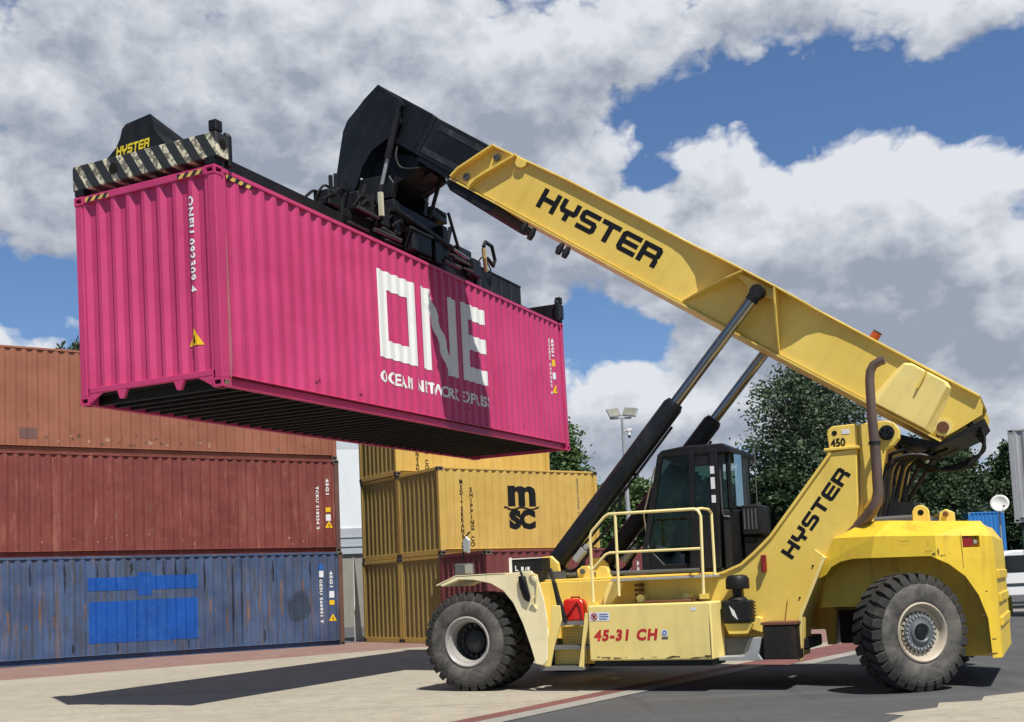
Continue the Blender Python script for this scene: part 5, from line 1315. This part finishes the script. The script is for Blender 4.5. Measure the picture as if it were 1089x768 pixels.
# white van
def van(x, y, rz):
    r = empty('parked_van', (x, y, 0), R_(rz), label='white van parked beyond the counterweight beside the dark green container', cat='van')
    WP = paint('white_van_paint', (.78, .79, .80), rough=.3, var=.02, dirt=.06, streak=.04)
    mb = MB(); mb.prism([(-2.6, .45), (-2.6, 2.05), (-2.45, 2.18), (1.2, 2.2), (1.55, 2.1), (2.1, 1.35), (2.75, 1.15), (2.85, .9), (2.85, .45)], -.95, .95); mb.build('body', WP, r, bevel=.06, seg=2)
    DGK = MM('dark_glass', (.02, .025, .03), rough=.1, var=.1, dirt=0, streak=0)
    for pl_, ya_ in (([(.55, 1.35), (1.95, 1.35), (1.50, 2.0), (.55, 2.0)], .952), ([(.55, 1.35), (1.95, 1.35), (1.50, 2.0), (.55, 2.0)], -.958), ([(-1.3, 1.4), (.3, 1.4), (.3, 1.98), (-1.3, 1.98)], -.958)):
        mb = MB(); mb.prism(pl_, ya_, ya_ + .006); mb.build('side_window', DGK, r)
    mb = MB(); mb.add([(2.08, -.85, 1.40), (2.08, .85, 1.40), (1.60, .85, 2.07), (1.60, -.85, 2.07)], [(0, 1, 2, 3)]); mb.build('windscreen', MT['dark_glass'], r)
    mb = MB(); mb.box(-2.63, -2.61, -.8, .8, 1.35, 1.95); mb.build('rear_window', MT['dark_glass'], r)
    mb = MB(); mb.box(2.82, 2.92, -.9, .9, .4, .62); mb.box(-2.68, -2.6, -.9, .9, .4, .6); mb.build('bumper', DGREY, r, bevel=.02)
    for wx in (-1.7, 1.75):
        for s in (1, -1):
            m_ = MB(); m_.cyl((wx, .74 * s, .33), (wx, .965 * s, .33), .33, 24); w = m_.build('wheel', TREAD, r, bevel=.02)
            m_ = MB(); m_.cyl((wx, .966 * s, .33), (wx, .972 * s, .33), .2, 18); m_.build('rim', LGREY, w)
    for s in (1, -1):
        m_ = MB(); m_.box(-2.62, -2.605, .82 * s - .06, .82 * s + .06, .9, 1.25); m_.build('tail_light', RLENS, r)
        m_ = MB(); m_.box(2.80, 2.865, .7 * s - .15, .7 * s + .15, .85, 1.02); m_.build('headlight', LAMPG, r)
        m_ = MB(); m_.box(1.55, 1.7, 1.0 * s - .07, 1.0 * s + .07, 1.35, 1.65); m_.build('wing_mirror', BLK, r)
    return r
van(20.9, 43.5, 178)
# guard rail, bollards behind the counterweight
r = empty('guard_rail', (17.2, 38.0, 0), 0, label='white steel guard rail in front of the white van', cat='guard rail')
mb = MB(); mb.box(-2.2, .9, -.03, .03, .88, 1.0); mb.build('top_bar', CREAMW, r, bevel=.01)
for x in (-2.0, -1.1, -.35, .75):
    mb = MB(); mb.cyl((x, 0.05, 0), (x, 0.05, .90), .035, 10); mb.build('post', LGREY, r)
mb = MB(); mb.box(-2.2, .9, -.02, .02, .30, .38); mb.build('lower_bar', CREAMW, r)
mb = MB(); mb.tube([(0, 0, 0), (0, 0, .8), (0, 0, .86)], .09, 14, radii=[.1, .09, .05]); o = mb.build('bollard', paint('bollard_red', (.30, .02, .03), rough=.4), smooth=True); o.location = (17.0, 38.8, 0); tag(o, 'dark red bollard behind the white guard rail', 'bollard')
mb = MB(); mb.tube([(0, 0, 0), (0, 0, .55), (0, 0, .60)], .09, 14, radii=[.1, .09, .05]); o = mb.build('bollard', paint('bollard_yellow', (.75, .50, .02), rough=.4), smooth=True); o.location = (17.1, 37.6, 0); tag(o, 'short yellow bollard beside the dark green container', 'bollard')
sheet('pavement', [(13, 39.6), (30, 39.6), (30, 41.0), (13, 41.0)], .004, KERB)

# satellite dish on mast
r = empty('satellite_dish', (27.25, 60, 0), 0, label='white round satellite dish on a mast above the blue container', cat='satellite dish')
mb = MB(); mb.cyl((0, .25, 0), (0, .25, 4.95), .05, 10); mb.build('mast', LGREY, r)
mb = MB(); n = 20; prf = [(0, 0), (.2, .02), (.35, .07), (.48, .15)]
vs = [(0, 0, 0)]; fs = []
for k, (rr, d) in enumerate(prf[1:]):
    for j in range(n):
        t = 2 * math.pi * j / n; vs.append((rr * math.cos(t), -d, rr * math.sin(t)))
for j in range(n):
    fs.append((0, 1 + j, 1 + (j + 1) % n))
    for k in range(2): a = 1 + k * n; fs.append((a + j, a + n + j, a + n + (j + 1) % n, a + (j + 1) % n))
mb.add(vs, fs); d = mb.build('dish', CREAMW, r, smooth='all'); d.location = (0, .1, 5.02); d.rotation_euler = (R_(-15), 0, R_(-25))
sd = d.modifiers.new('s', 'SOLIDIFY'); sd.thickness = .02
mb = MB(); mb.tube([(0, -.1, 4.62), (-.05, -.45, 4.85)], .015, 6); mb.box(-.09, -.01, -.52, -.42, 4.83, 4.92); mb.build('feed_arm', DGREY, r)

# lamp mast
r = empty('lamp_mast', (5.94, 50.0, 0), 0, label='tall grey floodlight mast with two lamp heads and a small camera, behind the lift cylinders', cat='lamp mast')
mb = MB(); mb.tube([(.1, 0, 0), (.06, 0, 4.6), (.0, 0, 9.05)], .09, 12, radii=[.13, .11, .055]); mb.build('pole', LGREY, r, smooth=True)
mb = MB(); mb.box(-.55, .42, -.04, .04, 8.98, 9.06); mb.build('crossbar', LGREY, r)
for s, x in ((-1, -.38), (1, .36)):
    mb = MB(); mb.box(-.34, .34, -.22, .22, -.05, .05); h = mb.build('lamp_head', LGREY, r, bevel=.02); h.location = (x, -.1, 9.27); h.rotation_euler = (R_(66), R_(10 * s), R_(-34 * s)); h.rotation_euler.rotate_axis('Y', 0)
    mb = MB(); mb.box(-.29, .29, -.17, .17, .051, .06); mb.build('lamp_glass', LAMPG, h)
mb = MB(); mb.cyl((.06, -.1, 8.42), (.36, -.1, 8.45), .03, 8); mb.cyl((.26, -.1, 8.45), (.26, -.1, 8.20), .09, 12); mb.box(.16, .40, -.2, 0, 8.40, 8.52); cm = mb.build('security_camera', CREAMW, r, bevel=.01)
mb = MB(); mb.cyl((.27, -.12, 8.10), (.27, -.12, 8.199), .06, 12); mb.build('camera_lens', BLK, cm)

# ------------------------------------------------------------------ trees
def leaf_mat(name, c1, c2, tr=.25):
    m = bpy.data.materials.new(name); m.use_nodes = True; nt = m.node_tree; p = nt.nodes['Principled BSDF']
    at = nd(nt, 'ShaderNodeAttribute', attribute_name='tone')
    col = mixc(nt, at.outputs['Fac'], c1, c2)
    nt.links.new(col, p.inputs['Base Color']); p.inputs['Roughness'].default_value = .6
    t = nd(nt, 'ShaderNodeBsdfTranslucent'); nt.links.new(col, t.inputs[0])
    mx = nd(nt, 'ShaderNodeMixShader'); mx.inputs[0].default_value = tr
    nt.links.new(p.outputs[0], mx.inputs[1]); nt.links.new(t.outputs[0], mx.inputs[2]); nt.links.new(mx.outputs[0], nt.nodes['Material Output'].inputs[0])
    return m
LF = {'poplar': leaf_mat('poplar_leaves', (.045, .085, .035), (.11, .15, .085)), 'dark': leaf_mat('dark_leaves', (.018, .042, .014), (.05, .085, .03)), 'fresh': leaf_mat('fresh_leaves', (.05, .11, .03), (.12, .19, .06))}
BARK = paint('bark', (.09, .07, .055), rough=.9, var=.2, dirt=.4, scale=2)
def crown_mesh(kind, shape, h, r, n, ls, seed, z0=.18):
    rnd = random.Random(seed); vs = []; fs = []; tone = []
    clumps = []
    for i in range(n):
        while True:
            z = rnd.random()
            if shape == 'cone': rr = (1 - z) ** .8 * (.75 + .35 * rnd.random()) + .04
            elif shape == 'poplar': rr = (math.sin(math.pi * min(1, (z * .92 + .08)) ** .75)) ** .8 * (.65 + .45 * rnd.random())
            else: rr = math.sqrt(max(0, 1 - ((z - .45) / .56) ** 2)) * (.6 + .45 * rnd.random())
            if rnd.random() < .25 + rr: break
        t = rnd.random() * 2 * math.pi; q = rnd.random() ** .4
        clumps.append((rr * q * math.cos(t) * r, rr * q * math.sin(t) * r, (z0 + (1 - z0) * z) * h, rnd.random(), .25 + .75 * q))
    for (cx, cy, cz, tn, q) in clumps:
        cr = (.035 + .03 * rnd.random()) * h * (1 if shape != 'cone' else .8)
        m = int(rnd.uniform(26, 44))
        for k in range(m):
            d = V((rnd.gauss(0, 1), rnd.gauss(0, 1), rnd.gauss(0, .75))) * cr * .6
            p = V((cx, cy, cz)) + d
            a = V((rnd.gauss(0, 1), rnd.gauss(0, 1), rnd.gauss(0, .6))).normalized(); b_ = a.orthogonal().normalized(); b_ = (b_ * math.cos(k) + a.cross(b_) * math.sin(k))
            s_ = ls * rnd.uniform(.6, 1.3); o = len(vs)
            vs += [p - a * s_ * .5, p + b_ * s_ * .32, p + a * s_ * .6, p - b_ * s_ * .32]; fs.append((o, o + 1, o + 2, o + 3)); tone.append(min(1, max(0, tn * .6 + rnd.random() * .5)))
    me = bpy.data.meshes.new('crown'); me.from_pydata([tuple(v) for v in vs], [], fs); me.materials.append(LF[kind])
    at = me.attributes.new('tone', 'FLOAT', 'FACE'); at.data.foreach_set('value', tone); me.update()
    return me, clumps
CACHE = {}
def tree(label, x, y, h, r, kind, shape, n=260, ls=.34, seed=1, group=None, name='tree', key=None, rz=0):
    root = empty(name, (x, y, 0), rz, label=label, cat='tree', group=group)
    key = key or (kind, shape, round(h), round(r), seed)
    if key not in CACHE:
        me, cl = crown_mesh(kind, shape, h, r, n, ls, seed)
        rnd = random.Random(seed + 9); mb = MB()
        mb.tube([(0, 0, -.1), (rnd.uniform(-.1, .1), 0, h * .3), (0, rnd.uniform(-.2, .2), h * .6), (0, 0, h * .9)], .2, 10, radii=[.022 * h, .018 * h, .011 * h, .003 * h])
        for c in cl[::5]:
            z0 = max(h * .16, c[2] * .72); mb.tube([(0, 0, z0), (c[0] * .5, c[1] * .5, (z0 + c[2]) / 2 + .1), (c[0], c[1], c[2])], .03, 5, radii=[.008 * h, .005 * h, .0015 * h])
        tme = mb.build('trunk', BARK, None, smooth=True); md = tme.data; bpy.data.objects.remove(tme)
        CACHE[key] = (me, md)
    me, md = CACHE[key]
    for nm, m_ in (('crown', me), ('trunk', md)):
        o = bpy.data.objects.new(nm, m_); COL.objects.link(o); o.parent = root
    return root
tree('tall loose pale green tree behind the boom, right of the driver cab', 17.3, 60, 13.2, 4.1, 'poplar', 'round', 900, .21, 11, name='broadleaf_tree')
tree('darker tree at the foot of the tall pale tree, just right of the cab', 14.6, 57, 7.0, 2.6, 'dark', 'round', 480, .25, 12, name='broadleaf_tree')
tree('lower dark tree between the driver cab and the tall pale tree', 18.6, 56.5, 7.6, 3.0, 'dark', 'round', 480, .25, 12, name='broadleaf_tree')
G2 = 'dark trees in a row behind the counterweight'
rw = [(21.5, 76, 10.0, 4.3, 13, 'round', 'dark tree in the row, directly behind the exhaust pipe'), (26.0, 80, 10.3, 4.3, 13, 'round', 'dark tree in the row, behind the rear end of the boom'), (30.8, 78, 9.6, 4.2, 13, 'round', 'dark tree in the row, above the bright blue container'), (34.6, 82, 10.4, 2.6, 14, 'cone', 'pointed dark conifer in the row, left one of the two near the right edge'), (37.4, 80, 9.8, 2.6, 14, 'cone', 'pointed dark conifer in the row, nearest the grey container'), (40.5, 84, 10.2, 4.2, 13, 'round', 'dark tree in the row, mostly behind the grey container'), (32.6, 86, 11.0, 2.8, 14, 'cone', 'pointed dark conifer rising just right of the boom tail'), (28.6, 72.9, 7.5, 3.3, 13, 'round', 'low dark tree in front of the row, left of the bright blue container'), (35.6, 74, 7.2, 3.4, 13, 'round', 'low dark tree between the bright blue and the grey container'), (38.6, 73, 6.6, 3.2, 13, 'round', 'low dark tree against the grey container')]
for i, (x, y, h, r_, sd_, shp, lb) in enumerate(rw):
    t = tree(lb, x, y, 10., 3.9 if shp == 'round' else 2.6, 'dark', shp, 720, .29, sd_, G2, name='dark_tree' if shp == 'round' else 'conifer_tree', key=('row', shp), rz=i * 1.3)
    k = h * 1.07 / 10.; kr = r_ / (3.9 if shp == 'round' else 2.6); t.scale = (kr, kr, k)
tree('green poplar rising behind the yellow containers', 3.95, 60, 10.2, 1.55, 'fresh', 'poplar', 480, .22, 21, name='poplar_tree')
tree('green tree half hidden behind the yellow containers', 2.5, 62, 9.0, 2.0, 'fresh', 'poplar', 420, .22, 22, name='poplar_tree')
G3 = 'bushy trees behind the lift cylinders'
for i, (x, y, h, lb) in enumerate([(6.6, 70, 7.6, 'bushy green tree behind the floodlight mast'), (9.3, 71, 8.0, 'bushy green tree between the two lift cylinders'), (12.3, 72, 8.6, 'bushy green tree seen through the driver cab'), (15.2, 74, 8.0, 'bushy green tree behind the rear of the driver cab'), (18.4, 74, 7.0, 'bushy green tree behind the raised yellow arm')]):
    t = tree(lb, x, y, 8., 2.6, 'fresh' if i < 2 else 'dark', 'round', 420, .29, 31 + (i < 2), G3, name='bushy_tree', key=('b', i < 2), rz=i); t.scale = (1, 1, h / 8.)
for (x, h, lb) in ((-27.25, 17.7, 'pointed dark conifer top showing over the orange container, left of the pair'), (-26.2, 17.9, 'pointed dark conifer top showing over the orange container, beside the magenta one')):
    t = tree(lb, x, 70, 10., 2.6, 'dark', 'cone', 300, .38, 14, 'conifers behind the left stack', name='conifer_tree', key=('row', 'cone'), rz=x); t.scale = (.5, .5, h / 10.)

# ------------------------------------------------------------------ camera, light, sky
cam = bpy.data.cameras.new('camera'); co = bpy.data.objects.new('camera', cam); COL.objects.link(co)
cam.sensor_width = 36; cam.lens = 1186.644 / 1089 * 36; cam.clip_end = 4000; cam.clip_start = .1
cam.shift_x = (544.5 - 525.205) / 1089; cam.shift_y = (528.642 - 384) / 1089
R0 = V((0.9991229115, 0.0035320738, -0.0417244787)); R1 = V((-0.0418737109, 0.0842766448, -0.9955621726)); R2 = V((0.0, 0.9964361352, 0.0843506277))
mw = Matrix((( R0.x, -R1.x, -R2.x, 0), (R0.y, -R1.y, -R2.y, 0), (R0.z, -R1.z, -R2.z, 1.4551363), (0, 0, 0, 1)))
co.matrix_world = mw; SC.camera = co
sd_ = V((.255, -.515, 1)).normalized()
sun = bpy.data.lights.new('sun', 'SUN'); sun.energy = 5.0; sun.angle = R_(.5); sun.color = (1, .955, .88)
so = bpy.data.objects.new('sun', sun); COL.objects.link(so); so.rotation_euler = sd_.to_track_quat('Z', 'Y').to_euler(); so.location = (10, -10, 30)
world = bpy.data.worlds.new('World'); SC.world = world; world.use_nodes = True; nt = world.node_tree; world.cycles.sampling_method = 'MANUAL'; world.cycles.sample_map_resolution = 512
bg = nt.nodes['Background']; bg.inputs[1].default_value = .058
sky = nd(nt, 'ShaderNodeTexSky'); sky.sky_type = 'NISHITA'; sky.sun_disc = False
sky.sun_elevation = math.asin(sd_.z); sky.sun_rotation = math.atan2(sd_.x, sd_.y); sky.air_density = 1.0; sky.dust_density = .6; sky.ozone_density = 1.6
tc = nd(nt, 'ShaderNodeTexCoord').outputs['Generated']
nrm = nd(nt, 'ShaderNodeVectorMath', operation='NORMALIZE'); nt.links.new(tc, nrm.inputs[0])
spx = nd(nt, 'ShaderNodeSeparateXYZ'); nt.links.new(nrm.outputs[0], spx.inputs[0])
az = mth(nt, 'MULTIPLY', mth(nt, 'ARCTAN2', spx.outputs[0], spx.outputs[1]), 57.29578)
el = mth(nt, 'MULTIPLY', mth(nt, 'ARCSINE', spx.outputs[2]), 57.29578)
# cloud banks (azimuth, elevation, half-widths, weight) in degrees
BANKS = [(17.0, 17.3, 5.5, 3.2, .45), (23.5, 15.8, 5.0, 3.4, .40), (12.0, 20.6, 2.0, 1.5, .30), (20.5, 11.0, 9, 4.5, .46), (24.0, 12.5, 4, 2.5, .30), (-2, 13.5, 6, 2.5, .18), (11.5, 15.5, 4, 3.5, .30), (5.0, 17.0, 5.0, 3.0, .30), (-14, 25, 11, 4.5, .58), (1.0, 25.5, 7, 3.4, .44), (8.0, 26.5, 4, 1.8, .25), (-21, 19.5, 4, 3.0, .36),
         (-8, 18.5, 9, 3.5, .42), (3, 20, 5, 2.6, .30), (24.8, 25.2, 3.0, 1.5, .36), (17.5, 27.6, 5, 1.3, .34), (9, 8.8, 5, 2.0, .32), (0, 8, 30, 3.5, .20), (-23, 11, 5, 2.0, .24), (0, 66, 400, 24, .40),  # overhead bank is added out of view to dim and neutralise the fill light
         (13.8, 23.4, 4.0, 1.1, -.34), (19.5, 22.3, 3.6, 1.2, -.34), (25.8, 20.9, 2.6, 1.3, -.42), (9.6, 23.0, 1.8, 1.2, -.20), (15.8, 21.4, 1.3, .9, -.30), (7.6, 12.5, 2.3, 1.0, -.55), (5.5, 14.2, 1.2, 1.5, -.25), (-22.8, 15.0, 2.6, 1.3, -.66), (-3.4, 26.0, 1.3, .8, -.10), (-10.8, 21.4, 2.0, .8, -.22), (8.8, 20.3, 1.4, .8, -.34)]
def bias_group():
    g = bpy.data.node_groups.new('cloud_density', 'ShaderNodeTree')
    g.interface.new_socket('az', in_out='INPUT', socket_type='NodeSocketFloat'); g.interface.new_socket('el', in_out='INPUT', socket_type='NodeSocketFloat'); g.interface.new_socket('d', in_out='OUTPUT', socket_type='NodeSocketFloat')
    gi = g.nodes.new('NodeGroupInput'); go = g.nodes.new('NodeGroupOutput')
    A, E_ = gi.outputs[0], gi.outputs[1]
    cv = nd(g, 'ShaderNodeCombineXYZ'); g.links.new(mth(g, 'MULTIPLY', A, .1), cv.inputs[0]); g.links.new(mth(g, 'MULTIPLY', E_, .145), cv.inputs[1]); cv.inputs[2].default_value = 3.7
    n1 = noise(g, 1.3, 7, .52, vec=cv.outputs[0], dist=.12); 
    wn = nd(g, 'ShaderNodeTexNoise'); wn.inputs['Scale'].default_value = 3.0; wn.inputs['Detail'].default_value = 3; g.links.new(cv.outputs[0], wn.inputs['Vector'])
    wv_ = nd(g, 'ShaderNodeVectorMath', operation='MULTIPLY_ADD'); g.links.new(wn.outputs['Color'], wv_.inputs[0]); wv_.inputs[1].default_value = (.22, .22, 0); g.links.new(cv.outputs[0], wv_.inputs[2])
    vo = nd(g, 'ShaderNodeTexVoronoi'); vo.voronoi_dimensions = '2D'; vo.feature = 'SMOOTH_F1'; vo.inputs['Scale'].default_value = 3.6; vo.inputs['Detail'].default_value = 3.5; vo.inputs['Roughness'].default_value = .55; vo.inputs['Smoothness'].default_value = .25; g.links.new(wv_.outputs[0], vo.inputs['Vector'])
    n2 = mth(g, 'SUBTRACT', 1.0, vo.outputs['Distance'])
    tot = mth(g, 'ADD', mth(g, 'MULTIPLY', n1, 1.0), mth(g, 'MULTIPLY', n2, .29))
    pv = nd(g, 'ShaderNodeCombineXYZ'); g.links.new(A, pv.inputs[0]); g.links.new(E_, pv.inputs[1])
    for (a, e, sa, se, w) in BANKS:
        m1 = nd(g, 'ShaderNodeVectorMath', operation='MULTIPLY_ADD'); g.links.new(pv.outputs[0], m1.inputs[0]); m1.inputs[1].default_value = (1 / sa, 1 / se, 0); m1.inputs[2].default_value = (-a / sa, -e / se, 0)
        m2 = nd(g, 'ShaderNodeVectorMath', operation='DOT_PRODUCT'); g.links.new(m1.outputs[0], m2.inputs[0]); g.links.new(m1.outputs[0], m2.inputs[1])
        m3 = mth(g, 'POWER', .367879, m2.outputs['Value'])
        m4 = nd(g, 'ShaderNodeMath', operation='MULTIPLY_ADD'); g.links.new(m3, m4.inputs[0]); m4.inputs[1].default_value = w; g.links.new(tot, m4.inputs[2]); tot = m4.outputs[0]
    g.links.new(tot, go.inputs[0]); return g
G = bias_group()
def dens(a, e):
    n = nd(nt, 'ShaderNodeGroup'); n.node_tree = G; nt.links.new(a, n.inputs[0]); nt.links.new(e, n.inputs[1]); return n.outputs[0]
d0 = dens(az, el); d1 = dens(mth(nt, 'ADD', az, .5), mth(nt, 'ADD', el, 1.4))
cover = ramp(nt, d0, .565, .73)
lit = ramp(nt, mth(nt, 'ADD', mth(nt, 'MULTIPLY', mth(nt, 'SUBTRACT', d0, d1), 1.9), mth(nt, 'MULTIPLY', mth(nt, 'SUBTRACT', .98, d0), .8)), -.42, .60)
for (a, e_, sa, se, w) in ((20.5, 11.8, 8.0, 2.4, -.32), (17.5, 18.6, 5.5, 2.0, .35), (23.5, 17.5, 4, 2.0, .25), (-9, 20.5, 10, 2.5, -.22), (4.0, 18.5, 6, 3.0, -.28), (10, 9.5, 5, 2, .15), (-18, 27, 8, 2, -.2)):
    pv = nd(nt, 'ShaderNodeCombineXYZ'); nt.links.new(az, pv.inputs[0]); nt.links.new(el, pv.inputs[1])
    m1 = nd(nt, 'ShaderNodeVectorMath', operation='MULTIPLY_ADD'); nt.links.new(pv.outputs[0], m1.inputs[0]); m1.inputs[1].default_value = (1 / sa, 1 / se, 0); m1.inputs[2].default_value = (-a / sa, -e_ / se, 0)
    m2 = nd(nt, 'ShaderNodeVectorMath', operation='DOT_PRODUCT'); nt.links.new(m1.outputs[0], m2.inputs[0]); nt.links.new(m1.outputs[0], m2.inputs[1])
    lit = mth(nt, 'ADD', lit, mth(nt, 'MULTIPLY', mth(nt, 'POWER', .367879, m2.outputs['Value']), w))
lit = mth(nt, 'ADD', lit, 0.0, True)
ccol = mixc(nt, lit, (4.7, 5.3, 6.5), (10.9, 11.3, 12.0))
vm = nd(nt, 'ShaderNodeVectorMath', operation='MULTIPLY'); nt.links.new(sky.outputs[0], vm.inputs[0]); vm.inputs[1].default_value = (1.1, 1.34, 1.66)
over = mth(nt, 'SUBTRACT', 1.0, mth(nt, 'MULTIPLY', mth(nt, 'MAXIMUM', ramp(nt, el, 30, 50), ramp(nt, mth(nt, 'ABSOLUTE', az), 45, 80)), .76))  # darkens unseen clouds overhead, beside and behind the camera to cut fill light
vm2 = nd(nt, 'ShaderNodeVectorMath', operation='SCALE'); nt.links.new(ccol, vm2.inputs[0]); nt.links.new(over, vm2.inputs['Scale'])
thin = mixc(nt, cover, vm.outputs[0], vm2.outputs[0])
nt.links.new(thin, bg.inputs[0])
vs_ = SC.view_settings; vs_.view_transform = 'Standard'; vs_.look = 'None'; vs_.exposure = .26; vs_.gamma = 1; vs_.use_curve_mapping = False
SC.render.resolution_x = 1024; SC.render.resolution_y = 722
SC.cycles.max_bounces = 8; SC.cycles.transparent_max_bounces = 12
SC.cycles.use_denoising = True
